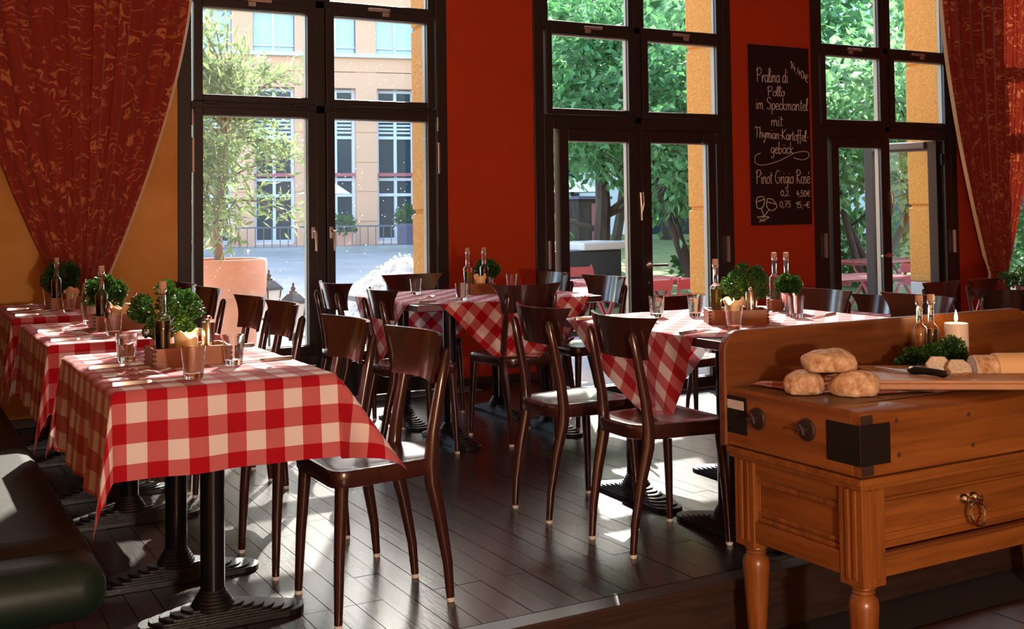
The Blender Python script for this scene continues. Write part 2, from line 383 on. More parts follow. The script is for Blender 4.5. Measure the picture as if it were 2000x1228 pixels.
# outer piers of rusticated stucco blocks, seen through the right side of every window
for x0, x1 in ((-.6, 1.55), (3.46, 4.24), (6.06, 7.02), (8.77, 9.34)):
    pr = sroot('wall_exterior')
    box(x0+.02, x1-.02, WY+.10, WY+.53, -.3, 3.7).build('pier_core', 'stucco', pr)
    for z0, z1, mt in ((-.3, .50, 'plinth_stone'), (.51, 1.222, 'stucco'), (1.25, 2.59, 'stucco'), (2.618, 3.7, 'stucco')):
        box(x0, x1, WY+.101, WY+.55, z0, z1).build('stone_block', mt, pr, bevel=.012)
# trench grille in the floor before the first window
gr = thing('floor_grille', 'aluminium trench grille of narrow slats set into the floor under the garden window', 'grille', (1.6, 6.92, -.003))
box(0, 2.02, 0, .012, 0, .004).build('edge_bar', 'grille_metal', gr); box(0, 2.02, .205, .217, 0, .004).build('edge_bar', 'grille_metal', gr)
sm = MB().box(0, .010, .012, .205, 0, .004).mesh('slat', 'grille_metal')
for k in range(92):
    o = bpy.data.objects.new('slat', sm); COL.objects.link(o); o.parent = gr; o.location = (.005+k*.022, 0, 0)
MB().box(0, 2.02, 0, .217, -.125, -.115).box(0, 2.02, 0, .006, -.125, 0).box(0, 2.02, .211, .217, -.125, 0).box(0, .006, 0, .217, -.125, 0).box(2.014, 2.02, 0, .217, -.125, 0).build('trough', 'dark_metal', gr)
sk = thing('wall_socket', 'small cream wall socket low on the red pillar', 'socket', (3.88, WY, .10))
box(-.04, .04, -.012, 0, -.04, .04).build('plate', 'socket_white', sk, bevel=.004)
MB().lathe([(.02, -.014), (.02, -.006), (.004, -.006)], axis='Y', n=14).build('recess', 'glazing_bead', sk)

# ------------------------------------------------------------------ windows
def frame_rect(x0, x1, z0, z1, w, y0, y1):
    m = MB(); m.box(x0, x0+w, y0, y1, z0, z1); m.box(x1-w, x1, y0, y1, z0, z1); m.box(x0+w, x1-w, y0, y1, z0, z0+w); m.box(x0+w, x1-w, y0, y1, z1-w, z1); return m
def sash(par, name, x0, x1, z0, z1, gx0, gx1, gz0, gz1, y0, y1, glass, mat='frame_dark'):
    m = MB(); m.box(x0, gx0, y0, y1, z0, z1); m.box(gx1, x1, y0, y1, z0, z1); m.box(gx0, gx1, y0, y1, z0, gz0); m.box(gx0, gx1, y0, y1, gz1, z1)
    s = m.build(name, mat, par, bevel=.004)
    frame_rect(gx0-.002, gx1+.002, gz0-.002, gz1+.002, .007, y0+.03, y1-.004).build('glazing_bead', 'glazing_bead', s)
    box(gx0-.004, gx1+.004, y0+.034, y0+.040, gz0-.004, gz1+.004).build('pane', glass, s)
    return s
def bracket(par, x, z, flip):
    box(x-.08, x+.08, -.035, -.012, z, z+.022).build('opener_bar', 'hardware', par, bevel=.003)
    k = .05*flip
    box(x+k-.025, x+k+.025, -.032, -.010, z-.03, z-.002).build('opener_clip', 'hardware', par, bevel=.003)
def window(n, x0, x1, door, glass):
    """x0..x1 outer frame; mullion in the middle; y = 0 at the inner wall face"""
    root = sroot('window_%d' % n, (0, WY, 0))
    xm = (x0+x1)/2; zb = LOW if door else 0.0
    f = MB(); fwid = .085
    f.box(x0, x0+fwid, -.012, .09, zb, WT); f.box(x1-fwid, x1, -.012, .09, zb, WT); f.box(xm-.034, xm+.034, -.006, .09, 1.90 if door else .24, WT)
    f.box(x0+fwid, x1-fwid, -.006, .09, 1.895, 1.955); f.box(x0+fwid, x1-fwid, -.006, .09, 2.605, 2.66); f.box(x0+fwid, x1-fwid, -.006, .09, WT-.07, WT)
    f.build('frame', 'frame_dark', root, bevel=.005)
    gl, gr2 = x0+.155, x1-.158
    for sx0, sx1, g0, g1, fl_ in ((x0+.10, xm-.036, gl, xm-.094, 1), (xm+.036, x1-.098, xm+.094, gr2, -1)):
        s = sash(root, 'sash', sx0, sx1, 1.957, 2.615, g0, g1, 1.999, 2.560, -.022, .055, glass)
        bracket(root, (sx0+sx1)/2+.02*fl_, 2.612, -fl_)
        box(sx0+.06, sx0+.17, -.028, -.008, 1.938, 1.954).build('hinge', 'frame_dark', root, bevel=.003)
        box(sx1-.17, sx1-.06, -.028, -.008, 1.938, 1.954).build('hinge', 'frame_dark', root, bevel=.003)
        sash(root, 'sash', sx0-.015, sx1+.015, 2.64, WT-.05, g0-.02, g1+.02, 2.665, WT-.10, .0, .06, glass)
    if not door:
        for sx0, sx1, g0, g1 in ((x0+.10, xm-.036, gl, xm-.094), (xm+.036, x1-.098, xm+.094, gr2)):
            s = sash(root, 'sash', sx0, sx1, .30, 1.916, g0, g1, .362, 1.866, -.022, .055, glass)
        box(x0+fwid, x1-fwid, -.004, .08, .0, .305).build('parapet_panel', 'dark_panel', root)
        box(x0+.02, x1-.02, -.03, .05, .255, .30).build('bottom_rail', 'frame_dark', root, bevel=.004)
        for sgn in (-1, 1):
            hx = xm+sgn*.062
            pl = box(hx-.014, hx+.014, -.034, -.022, 1.065, 1.145).build('handle_plate', 'hardware', root, bevel=.005)
            MB().tube([(hx, -.03, 1.115), (hx, -.065, 1.115), (hx+.004, -.07, 1.105), (hx+.006, -.068, .985)], [.009, .009, .010, .008], 10).build('handle', 'hardware', root, smooth=True)
        for hx in (x0+.088, x1-.083):
            box(hx-.008, hx+.008, -.045, -.012, 1.50, 1.72).build('stay_bar', 'hardware', root, bevel=.003)
            box(hx-.006, hx+.006, -.03, -.012, 1.80, 1.90).build('stay_bar', 'hardware', root, bevel=.003)
    else:
        f2 = MB(); f2.box(x0+fwid, x0+.165, -.008, .085, zb, 1.90); f2.box(x1-.165, x1-fwid, -.008, .085, zb, 1.90); f2.box(x0+.165, x1-.165, -.008, .085, 1.845, 1.90)
        f2.build('door_frame', 'frame_dark', root, bevel=.004)
        lx0, lx1 = x0+.20, x1-.19; xm2 = (lx0+lx1)/2+.0
        leaves = ((lx0, xm2-.002, lx0+.085, xm2-.11),) if n == 3 else ((lx0, xm2-.002, lx0+.085, xm2-.11), (xm2+.002, lx1, xm2+.10, lx1-.075))
        for a, b, g0, g1 in leaves:
            d = sash(root, 'door_leaf', a, b, zb+.012, 1.842, g0, g1, -.107, 1.757, -.024, .05, glass)
        for hx in (x0+.10, x1-.085):
            box(hx-.01, hx+.01, -.045, -.012, .80, 1.01).build('stay_bar', 'hardware', root, bevel=.003)
        # folded lever of the leaf bolt
        MB().tube([(xm2-.012, -.03, 1.365), (xm2-.010, -.036, 1.25), (xm2-.004, -.03, 1.15)], .010, 6).build('bolt_lever', 'hardware', root)
        MB().tube([(xm2+.012, -.03, 1.37), (xm2+.008, -.045, 1.28), (xm2-.004, -.032, 1.20)], .007, 6).build('bolt_lever', 'hardware', root)
        if n == 2:
            MB().lathe([(.026, -.034), (.026, -.024)], (xm2+.055, 0, .80), 18, 'Y').build('rosette', 'steel', root, smooth=True)
            MB().tube([(xm2+.055, -.03, .80), (xm2+.055, -.075, .80), (xm2+.07, -.08, .80), (xm2+.20, -.08, .798)], .0105, 10).build('lever_handle', 'steel', root, smooth=True)
            MB().lathe([(.009, -.028), (.009, -.024)], (xm2+.058, 0, .665), 12, 'Y').build('keyhole_plate', 'hardware', root)
            box(lx1-.36, lx1-.03, -.05, -.024, 1.79, 1.815).build('closer_arm', 'frame_dark', root)
            box(lx1-.16, lx1-.02, -.065, -.024, 1.755, 1.83).build('door_closer', 'frame_dark', root, bevel=.006)
            box(lx1-.50, lx1-.15, -.03, -.012, 1.865, 1.885).build('closer_rail', 'frame_dark', root)
        if n == 3:
            # second leaf stands open, swung outwards about its right hinges
            w2 = lx1-xm2
            lf_ = sash(root, 'door_leaf', -w2, 0, zb+.012, 1.842, -w2+.09, -.085, -.107, 1.757, -.037, .037, glass)
            lf_.location = (lx1, .05, 0); lf_.rotation_euler = (0, 0, math.radians(-72))
            box(-w2+.1, -.1, -.075, -.037, 1.775, 1.835).build('door_closer', 'door_grey', lf_, bevel=.006)
            for zz_ in (.35, 1.62): box(-.005, .02, -.05, -.03, zz_, zz_+.10).build('hinge', 'frame_gap', root, loc=(lx1, .05, 0))
            MB().lathe([(.026, -.034), (.026, -.024)], (xm2-.055, 0, .80), 18, 'Y').build('rosette', 'steel', root, smooth=True)
            MB().tube([(xm2-.055, -.03, .80), (xm2-.055, -.075, .80), (xm2-.07, -.08, .80), (xm2-.19, -.08, .798)], .0105, 10).build('lever_handle', 'steel', root, smooth=True)
        box(x0+fwid, x1-fwid, -.02, .1, LOW-.002, LOW+.012).build('threshold', 'grille_metal', root)
    return root
window(1, 1.61, 3.488, False, 'glass_dusty')
window(2, 4.205, 6.09, True, 'glass_pane')
window(3, 6.985, 8.80, True, 'glass_pane')
window(4, 9.30, 10.9, False, 'glass_pane')

# ------------------------------------------------------------------ curtains
def curtain(name, label, xt0, xt1, zt, xg, wg, zg, zb, wb, y, npl, ph, lin_side):
    root = thing(name, label, 'curtain', ((xt0+xt1)/2, y, 0))
    cx = (xt0+xt1)/2; nu, nv = 150, 44; m = MB(); uv = []
    for j in range(nv+1):
        z = zt+(zb-zt)*j/nv
        if z >= zg:
            t = (zt-z)/(zt-zg); s = t**1.55
            a0 = xt0+(xg-wg-xt0)*s; a1 = xt1+(xg+wg-xt1)*s; amp = .050*(1-.55*t)
        else:
            t = (zg-z)/(zg-zb); a0 = xg-wg-(wb-wg)*math.sin(t*PI/2); a1 = xg+wg+(wb-wg)*math.sin(t*PI/2); amp = .03
        for i in range(nu+1):
            u = i/nu; wob = .35*math.sin(u*7+ph)
            py = -amp*(.5+.5*math.sin(u*npl*2*PI+wob*3+ph))-.02*math.sin(u*PI)
            m.v.append((a0+(a1-a0)*(u+.012*math.sin(u*npl*4*PI+ph))-cx, py, z)); uv.append((u*2.1, z))
    for j in range(nv):
        for i in range(nu):
            a = j*(nu+1)+i; m.f.append((a, a+1, a+nu+2, a+nu+1))
    m.build('drape', 'curtain', root, smooth='all', uv=uv)
    e = MB(); ed = 0 if lin_side < 0 else nu
    for j in range(nv+1):
        p = m.v[j*(nu+1)+ed]; e.v += [(p[0], p[1]+.006, p[2]), (p[0]+.022*lin_side*(1 if j/nv < .75 else .3), p[1]+.03, p[2])]
    for j in range(nv): e.f.append((2*j, 2*j+1, 2*j+3, 2*j+2))
    e.build('lining', 'lining', root, smooth='all')
    pts = [(xg-cx+(wg+.015)*math.cos(a), -.03-.05*math.sin(a), zg-.03*math.cos(a)) for a in [k*PI/10 for k in range(21)]]
    MB().tube(pts, .012, 8).build('tie_cord', 'curtain', root, smooth=True, uv=[(0, 0)]*(21*8))
    return root
curtain('curtain', 'rust red patterned curtain gathered by a cord before the ochre wall', .30, 1.66, 2.75, 1.02, .12, .80, .02, .20, WY-.10, 9, .4, 1)
curtain('curtain', 'rust red patterned curtain gathered by a cord beside the open terrace door', 8.50, 9.95, 3.25, 9.22, .12, .60, LOW+.02, .16, WY-.10, 9, 1.9, -1)

# ------------------------------------------------------------------ chalkboard with lettering
GL = {  # single-stroke handwriting: width, strokes; x-height 1, ascender 2
'P': (1.1, [[(.25, 0), (.2, 1), (.25, 1.9)], [(0, 1.6), (.3, 2), (.9, 1.95), (1, 1.5), (.75, 1.1), (.25, .95)]]),
'r': (.6, [[(.1, 1), (.15, 0), (.2, .6), (.45, 1), (.6, .9)]]),
'a': (.8, [[(.65, .85), (.35, 1), (.08, .7), (.08, .25), (.35, 0), (.6, .3), (.65, 1), (.65, .2), (.8, 0)]]),
'l': (.45, [[(.05, .3), (.35, 1.5), (.3, 2), (.12, 1.8), (.12, .3), (.3, 0), (.45, .15)]]),
'i': (.35, [[(.1, 1), (.12, .2), (.3, 0)], [(.14, 1.45), (.17, 1.55)]]),
'n': (.8, [[(.08, 1), (.1, 0)], [(.1, .6), (.35, 1), (.55, .9), (.58, .2), (.75, 0)]]),
'd': (.85, [[(.6, .85), (.3, 1), (.05, .6), (.1, .1), (.4, .02), (.6, .4)], [(.68, 2), (.62, .2), (.8, 0)]]),
'o': (.75, [[(.4, 1), (.08, .75), (.1, .2), (.4, 0), (.65, .3), (.62, .8), (.4, 1), (.75, .9)]]),
'm': (1.15, [[(.06, 1), (.08, 0)], [(.08, .6), (.3, 1), (.48, .85), (.5, 0)], [(.5, .6), (.72, 1), (.9, .85), (.92, .2), (1.1, 0)]]),
'S': (.95, [[(.85, 1.7), (.55, 2), (.15, 1.75), (.2, 1.3), (.7, .9), (.8, .4), (.45, 0), (.05, .25)]]),
'p': (.8, [[(.1, 1), (.12, -.8)], [(.12, .7), (.4, 1), (.68, .7), (.6, .2), (.35, 0), (.12, .25)]]),
'e': (.7, [[(.1, .5), (.55, .6), (.5, .95), (.25, 1), (.06, .6), (.12, .15), (.4, 0), (.66, .2)]]),
'c': (.62, [[(.55, .85), (.3, 1), (.06, .6), (.12, .15), (.38, 0), (.6, .2)]]),
'k': (.75, [[(.1, 2), (.1, 0)], [(.6, 1), (.12, .5), (.65, 0)]]),
't': (.5, [[(.22, 1.7), (.2, .2), (.4, 0)], [(0, 1.15), (.48, 1.2)]]),
'T': (1.1, [[(0, 1.6), (.2, 1.95), (1.1, 1.85)], [(.55, 1.9), (.5, 0)]]),
'h': (.75, [[(.1, 2), (.1, 0)], [(.1, .6), (.35, 1), (.55, .85), (.58, .15), (.72, 0)]]),
'y': (.75, [[(.08, 1), (.15, .4), (.4, .3), (.58, .6)], [(.62, 1), (.5, -.4), (.25, -.8), (.08, -.5)]]),
'K': (1.0, [[(.12, 2), (.1, 0)], [(.9, 1.9), (.14, .9), (.95, 0)]]),
'f': (.55, [[(.5, 1.85), (.3, 2), (.2, 1.6), (.18, -.6)], [(0, 1), (.45, 1.05)]]),
'g': (.78, [[(.6, .85), (.3, 1), (.06, .65), (.12, .2), (.4, .15), (.6, .5)], [(.64, 1), (.58, -.5), (.3, -.8), (.06, -.5)]]),
'b': (.75, [[(.1, 2), (.1, .1), (.4, 0), (.62, .4), (.5, .9), (.12, .7)]]),
'G': (1.15, [[(.95, 1.7), (.55, 2), (.12, 1.4), (.1, .5), (.5, 0), (.95, .35), (.95, .85), (.6, .85)]]),
'R': (1.05, [[(.2, 0), (.18, 1.9)], [(0, 1.6), (.3, 2), (.85, 1.9), (.85, 1.35), (.2, 1), (.95, 0)]]),
's': (.6, [[(.5, .85), (.28, 1), (.1, .75), (.45, .4), (.4, .05), (.05, .1)]]),
'-': (.6, [[(.08, .7), (.5, .75)]]), ',': (.3, [[(.18, .12), (.08, -.3)]]), '.': (.25, [[(.1, 0), (.14, .05)]]), ' ': (.55, []),
'0': (.85, [[(.4, 1.7), (.1, 1.2), (.1, .4), (.4, 0), (.7, .4), (.68, 1.3), (.4, 1.7)]]),
'1': (.5, [[(.02, 1.1), (.36, 1.7), (.34, 0)]]), '2': (.85, [[(.1, 1.4), (.35, 1.7), (.65, 1.4), (.5, .8), (.08, .05), (.78, .08)]]),
'4': (.85, [[(.35, 1.7), (.06, .7), (.75, .75)], [(.55, 1.3), (.5, 0)]]), '5': (.85, [[(.7, 1.7), (.2, 1.65), (.15, 1), (.5, 1.05), (.7, .6), (.5, .05), (.08, .12)]]),
'7': (.85, [[(.1, 1.6), (.75, 1.7), (.3, 0)], [(.25, .85), (.65, .9)]]),
'€': (1.0, [[(.9, 1.5), (.6, 1.7), (.25, 1.2), (.25, .5), (.55, .02), (.9, .2)], [(.05, 1.0), (.7, 1.05)], [(.05, .7), (.65, .75)]]),
}
GL['ä'] = (.8, GL['a'][1]+[[(.2, 1.4), (.22, 1.5)], [(.5, 1.4), (.52, 1.5)]]); GL['é'] = (.7, GL['e'][1]+[[(.25, 1.35), (.5, 1.75)]])
cb = thing('chalkboard', 'tall black chalkboard with white handwritten menu hung on the red wall', 'chalkboard', (6.275, WY-.004, 1.09))
box(0, .666, -.018, 0, 0, 1.51).build('panel', 'chalkboard', cb, bevel=.003)
def bz(zx, zy):            # board drawing units -> local metres
    top = 52+(zx-62)/375*33
    return (zx-62-(zy-52)*.0246)/373*.666, 1.51-(zy-top)/(1190-top)*1.51
def chalk(strokes, r=.0032):
    m = MB()
    for s in strokes:
        pts = [(a, -.0195, b) for a, b in s]
        if len(pts) > 2:        # smooth the stroke
            q = []
            for i in range(len(pts)-1):
                p0, p1, p2, p3 = pts[max(i-1, 0)], pts[i], pts[i+1], pts[min(i+2, len(pts)-1)]
                for k in range(4):
                    t = k/4; q.append(tuple(.5*(2*p1[c]+(p2[c]-p0[c])*t+(2*p0[c]-5*p1[c]+4*p2[c]-p3[c])*t*t+(3*p1[c]-p0[c]-3*p2[c]+p3[c])*t**3) for c in range(3)))
            pts = q+[pts[-1]]
        m.tube(pts, r, 4)
    m.build('chalk_lettering', 'chalk', cb)
def write(txt, x0, x1, yb, yb2, xh):
    tw = sum(GL[c][0] for c in txt); k = (x1-x0)/tw; out = []; cx = x0
    for c in txt:
        for s in GL[c][1]:
            out.append([bz(cx+px*k, yb+(yb2-yb)*(cx+px*k-x0)/(x1-x0)-py*xh) for px, py in s])
        cx += GL[c][0]*k
    chalk(out)
write('14,40€', 318, 436, 205, 306, 28)
write('Pralina di', 108, 306, 292, 300, 44); write('Pollo', 175, 285, 382, 384, 30); write('im Speckmantel', 106, 434, 462, 478, 38)
write('mit', 200, 274, 570, 572, 36); write('Thymian-Kartoffel-', 100, 440, 640, 672, 34); write('gebäck', 198, 342, 742, 746, 36)
write('Pinot Grigio Rosé', 108, 448, 930, 934, 42); write('0,2.', 260, 320, 1008, 1010, 20); write('4,50€', 360, 449, 1015, 1016, 22)
write('0,75', 255, 326, 1080, 1080, 22); write('15,-€', 357, 447, 1086, 1086, 22)
chalk([[bz(*p) for p in ((135, 740), (106, 755), (104, 798), (150, 815), (250, 790), (350, 742), (425, 735), (440, 765), (400, 786), (342, 772))]])
chalk([[bz(*p) for p in ((110, 1040), (118, 1080), (140, 1085), (158, 1060), (158, 1015), (120, 1015), (110, 1040))], [bz(*p) for p in ((142, 1085), (160, 1140))],
       [bz(*p) for p in ((112, 1045), (158, 1028))], [bz(*p) for p in ((178, 1025), (175, 1075), (205, 1100), (238, 1075), (210, 1030), (178, 1025))],
       [bz(*p) for p in ((188, 1095), (150, 1145))], [bz(*p) for p in ((180, 1045), (228, 1060))], [bz(*p) for p in ((115, 1140), (150, 1135), (190, 1140), (160, 1155), (130, 1168))], [bz(*p) for p in ((130, 1150), (165, 1165))]], .004)

# ------------------------------------------------------------------ chairs
def make_chair():
    t = thing('dining_chair', '', 'chair')
    # seat: rounded trapezoid with dished top
    def outline(s, z):
        pts = []
        c = [(.20, .195), (.20, -.195), (-.19, -.15), (-.19, .15)]; rad = [.06, .06, .09, .09]
        for i in range(4):
            p = Vector(c[i]); a = (Vector(c[i-1])-p).normalized(); b = (Vector(c[(i+1) % 4])-p).normalized(); r = rad[i]
            for k in range(6):
                u = k/5; q = p+a*r*(1-u)**2+b*r*u**2; pts.append((q.x*s, q.y*s, z))
        return pts
    m = MB(); rings = [outline(.94, .405), outline(.985, .408), outline(1, .415), outline(1, .452), outline(.985, .459), outline(.93, .460), outline(.80, .457), outline(.55, .450), outline(.25, .448)]
    n = len(rings[0])
    for r in rings: m.v += r
    for i in range(len(rings)-1):
        for k in range(n): a, b = i*n+k, i*n+(k+1) % n; m.f.append((a, a+n, b+n, b))
    m.f.append(tuple(range(n))); m.f.append(tuple(range(len(rings)*n-1, (len(rings)-1)*n-1, -1)))
    m.build('seat', 'chair_wood', t, smooth=True)
    for s in (-1, 1):
        path = [(-.205, s*.135, .012), (-.196, s*.137, .12), (-.168, s*.142, .27), (-.141, s*.146, .38), (-.137, s*.146, .44), (-.147, s*.144, .54), (-.175, s*.142, .68), (-.196, s*.141, .775), (-.200, s*.141, .79)]
        l = MB().tube(path, [.013, .0160, .0205, .0240, .0240, .0205, .0180, .0158, .006], 10, sy=.85).build('leg', 'chair_wood', t, smooth=True)
        MB().lathe([(.011, 0), (.0125, .004), (.0125, .013)], (-.205, s*.135, 0), 10).build('glide', 'socket_white', l)
        l = MB().tube([(.185, s*.182, .012), (.178, s*.175, .2), (.165, s*.165, .41)], [.0125, .0165, .021], 10).build('leg', 'chair_wood', t, smooth=True)
        MB().lathe([(.011, 0), (.0125, .004), (.0125, .013)], (.185, s*.182, 0), 10).build('glide', 'socket_white', l)
    # crest: curved flared board
    m = MB(); nu, nv = 16, 8
    for side in (0, 1):
        for j in range(nv+1):
            v = j/nv; hw = .150+.062*v**2.2
            for i in range(nu+1):
                u = -1+2*i/nu; yy = u*hw
                xx = -.203+.058*(yy/.2)**2-.020*(v-.5)+.014*(1-v)
                zc = .690+.148*v+(.004*abs(u)**3 if v > .9 else 0)-(.002*(1-v)*(u*u))
                m.v.append((xx+(.0 if side else .014), yy, zc))
    W = nu+1; S = W*(nv+1)
    for j in range(nv):
        for i in range(nu):
            a = j*W+i; m.f.append((a, a+1, a+W+1, a+W)); m.f.append((S+a, S+a+W, S+a+W+1, S+a+1))
    for i in range(nu):
        m.f.append((i, S+i, S+i+1, i+1)); a = nv*W+i; m.f.append((a, a+1, S+a+1, S+a))
    for j in range(nv):
        a = j*W; m.f.append((a, a+W, S+a+W, S+a)); b = a+nu; m.f.append((b, S+b, S+b+W, b+W))
    m.build('crest', 'crest_wood', t, smooth=True)
    return t
ch0 = make_chair(); used = [False]
def chair(x, y, deg, label, group, z=0):
    rz = math.radians(deg)
    if not used[0]:
        used[0] = True; ch0.location = (x, y, z); ch0.rotation_euler = (0, 0, rz); ch0['label'] = label; ch0['group'] = group; return ch0
    return dup(ch0, (x, y, z), rz, label, group)
G1 = 'dark wooden chairs along the bench tables'; G2 = 'dark wooden chairs round the pillar table'; G3 = 'dark wooden chairs at the sunlit table'; G4 = 'dark wooden chairs on the lower floor'
chair(1.362, 3.365, 180, 'dark wooden chair with a cloth corner over its seat at the outermost bench table', G1)
chair(1.335, 3.91, 182, 'dark wooden chair without cloth on it at the outermost bench table', G1)
chair(1.375, 4.80, 179, 'dark wooden chair at the middle bench table, nearer the outermost table', G1)
chair(1.36, 5.24, 181, 'dark wooden chair at the middle bench table, nearer the curtain', G1)
chair(1.36, 6.03, 180, 'dark wooden chair at the curtain bench table, nearer the middle table', G1)
chair(1.35, 6.52, 178, 'dark wooden chair at the curtain bench table, close to the window', G1)
chair(2.385, 6.08, 4, 'dark wooden chair facing the pillar table from the bench side, beside the garden window', G2)
chair(2.38, 5.36, -3, 'dark wooden chair facing the pillar table from the bench side, away from the window', G2)
chair(2.93, 6.40, -90, 'dark wooden chair with its back to the garden window at the pillar table', G2)
chair(3.01, 5.37, 89, 'dark wooden chair pushed up to the pillar table facing the garden window', G2)
chair(3.58, 5.55, 183, 'dark wooden chair at the pillar table with its back to the glass terrace door', G2)
chair(3.57, 6.12, 178, 'dark wooden chair at the pillar table tucked in beside the red pillar', G2)
chair(2.494, 3.96, 0, 'dark wooden chair at the sunlit table with a bare shiny seat', G3)
chair(2.518, 3.42, -1, 'dark wooden chair at the sunlit table whose seat is touched by the hanging cloth', G3)
chair(3.71, 3.94, 183, 'dark wooden chair across the sunlit table beside the small parsley pot', G3)
chair(3.77, 3.42, 176, 'dark wooden chair across the sunlit table directly behind the butcher block', G3)
chair(4.72, 5.98, -82, 'dark wooden chair on the lower floor in front of the closed glass door', G4, LOW)
chair(5.62, 5.36, 181, 'dark wooden chair at the low cloth-covered table between the two glass doors', G4, LOW)
chair(7.19, 5.88, -91, 'dark wooden chair on the lower floor just beside the open terrace door', G4, LOW)
chair(7.72, 5.90, -84, 'dark wooden chair on the lower floor below the tied curtain', G4, LOW)
chair(7.00, 5.33, 40, 'dark wooden chair on the lower floor beside the parsley of the curtain table', G4, LOW)

# ------------------------------------------------------------------ tables
def stadium(L, Wd, n=8):
    h = L/2-Wd/2; r = Wd/2
    return [(h+r*math.cos(a), r*math.sin(a)) for a in [-PI/2+PI*k/n for k in range(n+1)]]+[(-h+r*math.cos(a), r*math.sin(a)) for a in [PI/2+PI*k/n for k in range(n+1)]]
def pedestal(par, x, y, along, ztop):
    c = MB().lathe([(.036, .03), (.036, ztop)], n=20).build('column', 'black_steel', par, smooth=True, loc=(x, y, 0))
    m = MB()
    for k in range(7):
        m.prism(stadium(.56-.062*k, .125-.006*k), .0 if k == 0 else .012+.007*k-.001, .019+.007*k)
    if along == 'Y': m.xf(Matrix.Rotation(PI/2, 4, 'Z'))
    m.build('base_plate', 'iron', par, loc=(x, y, 0), bevel=.002)
    r = MB()
    for k in range(6): r.lathe([(.066-.0055*k, .052+.009*k), (.068-.0055*k, .056+.009*k), (.064-.0055*k, .062+.009*k)], n=20)
    r.build('base_collar', 'iron', par, smooth=True, loc=(x, y, 0))
def table(label, group, x0, x1, y0, y1, cols, along, z0=0, H=.75):
    t = thing('pedestal_table', label, 'table', ((x0+x1)/2, (y0+y1)/2, z0), 0, group)
    cx, cy = (x0+x1)/2, (y0+y1)/2
    box(x0-cx, x1-cx, y0-cy, y1-cy, H-.034, H).build('tabletop', 'table_wood', t, bevel=.004)
    for px, py in cols: pedestal(t, px-cx, py-cy, along, H-.034)
    return t
TG = 'pedestal tables of the dining room'
AX0, AX1 = .535, 1.165
BT = [(3.145, 4.085, 'outermost pedestal table of the bench row under a checked cloth'),
      (4.455, 5.395, 'middle pedestal table of the bench row under a checked cloth'),
      (5.765, 6.705, 'pedestal table of the bench row beside the curtain, under a checked cloth')]
for y0, y1, lb in BT: table(lb, TG, AX0, AX1, y0, y1, [(.87, y0+.28), (.87, y0+.76)], 'X')
table('dark wooden pillar table with cornerwise cloth, the one towards the window', TG, 2.39, 3.52, 5.778, 6.285, [(2.66, 6.08), (3.29, 6.08)], 'Y')
table('dark wooden pillar table with cornerwise cloth, the one away from the window', TG, 2.39, 3.52, 5.27, 5.776, [(2.66, 5.46), (3.29, 5.46)], 'Y')
table('dark wooden sunlit table behind the butcher block, half towards the pillar table', TG, 2.61, 3.74, 3.702, 4.25, [(2.80, 3.96), (3.37, 3.98)], 'Y')
table('dark wooden sunlit table behind the butcher block, half closer to the butcher block', TG, 2.61, 3.74, 3.15, 3.70, [(2.80, 3.36), (3.37, 3.38)], 'Y')
table('table on the lower floor between the two glass doors under a checked cloth', TG, 4.62, 5.52, 4.9, 5.6, [(4.85, 5.25), (5.3, 5.25)], 'Y', LOW)
table('table on the lower floor near the tied curtain under a checked cloth', TG, 7.20, 8.25, 4.95, 5.68, [(7.45, 5.3), (8.0, 5.3)], 'Y', LOW)

def cloth_full(label, x0, x1, y0, y1, H, hx0, hx1, hy0, hy1, flare, z0=0, seed=1, nstep=.018):
    """cloth laid square on a table; h* = overhang on each side; flare = angle of the four corners"""
    cx, cy = (x0+x1)/2, (y0+y1)/2; rnd = random.Random(seed); ph = [rnd.uniform(0, 6) for _ in range(8)]
    W0, W1, D0, D1 = x0-hx0, x1+hx1, y0-hy0, y1+hy1
    nx, ny = int((W1-W0)/nstep), int((D1-D0)/nstep); m = MB(); uv = []; e = .004
    for j in range(ny+1):
        v = D0+(D1-D0)*j/ny
        for i in range(nx+1):
            u = W0+(W1-W0)*i/nx
            a = (x0-u) if u < x0 else (u-x1 if u > x1 else 0); sa = -1 if u < x0 else 1
            b = (y0-v) if v < y0 else (v-y1 if v > y1 else 0); sb = -1 if v < y0 else 1
            bx = min(max(u, x0), x1); by = min(max(v, y0), y1)
            if a == 0 and b == 0: p = (bx, by, H+e)
            elif a > 0 and b > 0:
                r = math.hypot(a, b); phi = math.atan2(b, a); al = flare[(0 if sa < 0 else 1)+(0 if sb < 0 else 2)]
                ang = .07+(al-.07)*math.sin(2*phi)**1.5
                ho = r*math.sin(ang)+e; dirx = math.cos(phi); diry = math.sin(phi)
                p = (bx+sa*ho*dirx, by+sb*ho*diry, H+e-r*math.cos(ang))
            else:
                d = a+b; s = v if a > 0 else u; k = d/.3
                wv = (.010*math.sin(s*17+ph[0])+.007*math.sin(s*31+ph[1]))*k
                ho = e+.07*d+max(wv, -.06*d); p = (bx+(sa*ho if a > 0 else 0), by+(sb*ho if b > 0 else 0), H+e-d*.995)
            m.v.append((p[0]-cx, p[1]-cy, p[2])); uv.append((u-x0+.02, v-y0+.03))
    for j in range(ny):
        for i in range(nx): a = j*(nx+1)+i; m.f.append((a, a+1, a+nx+2, a+nx+1))
    o = m.build('tablecloth', 'gingham', None, smooth='all', uv=uv, loc=(cx, cy, z0))
    return tag(o, label, 'tablecloth', 'red and white checked tablecloths')
cloth_full('red checked cloth covering the outermost bench table', AX0, AX1, 3.145, 4.085, .75, .30, .25, .235, .20, (.18, .66, .18, .25), 0, 3)
cloth_full('red checked cloth covering the middle bench table', AX0, AX1, 4.455, 5.395, .75, .30, .20, .25, .20, (.18, .3, .18, .25), 0, 5)
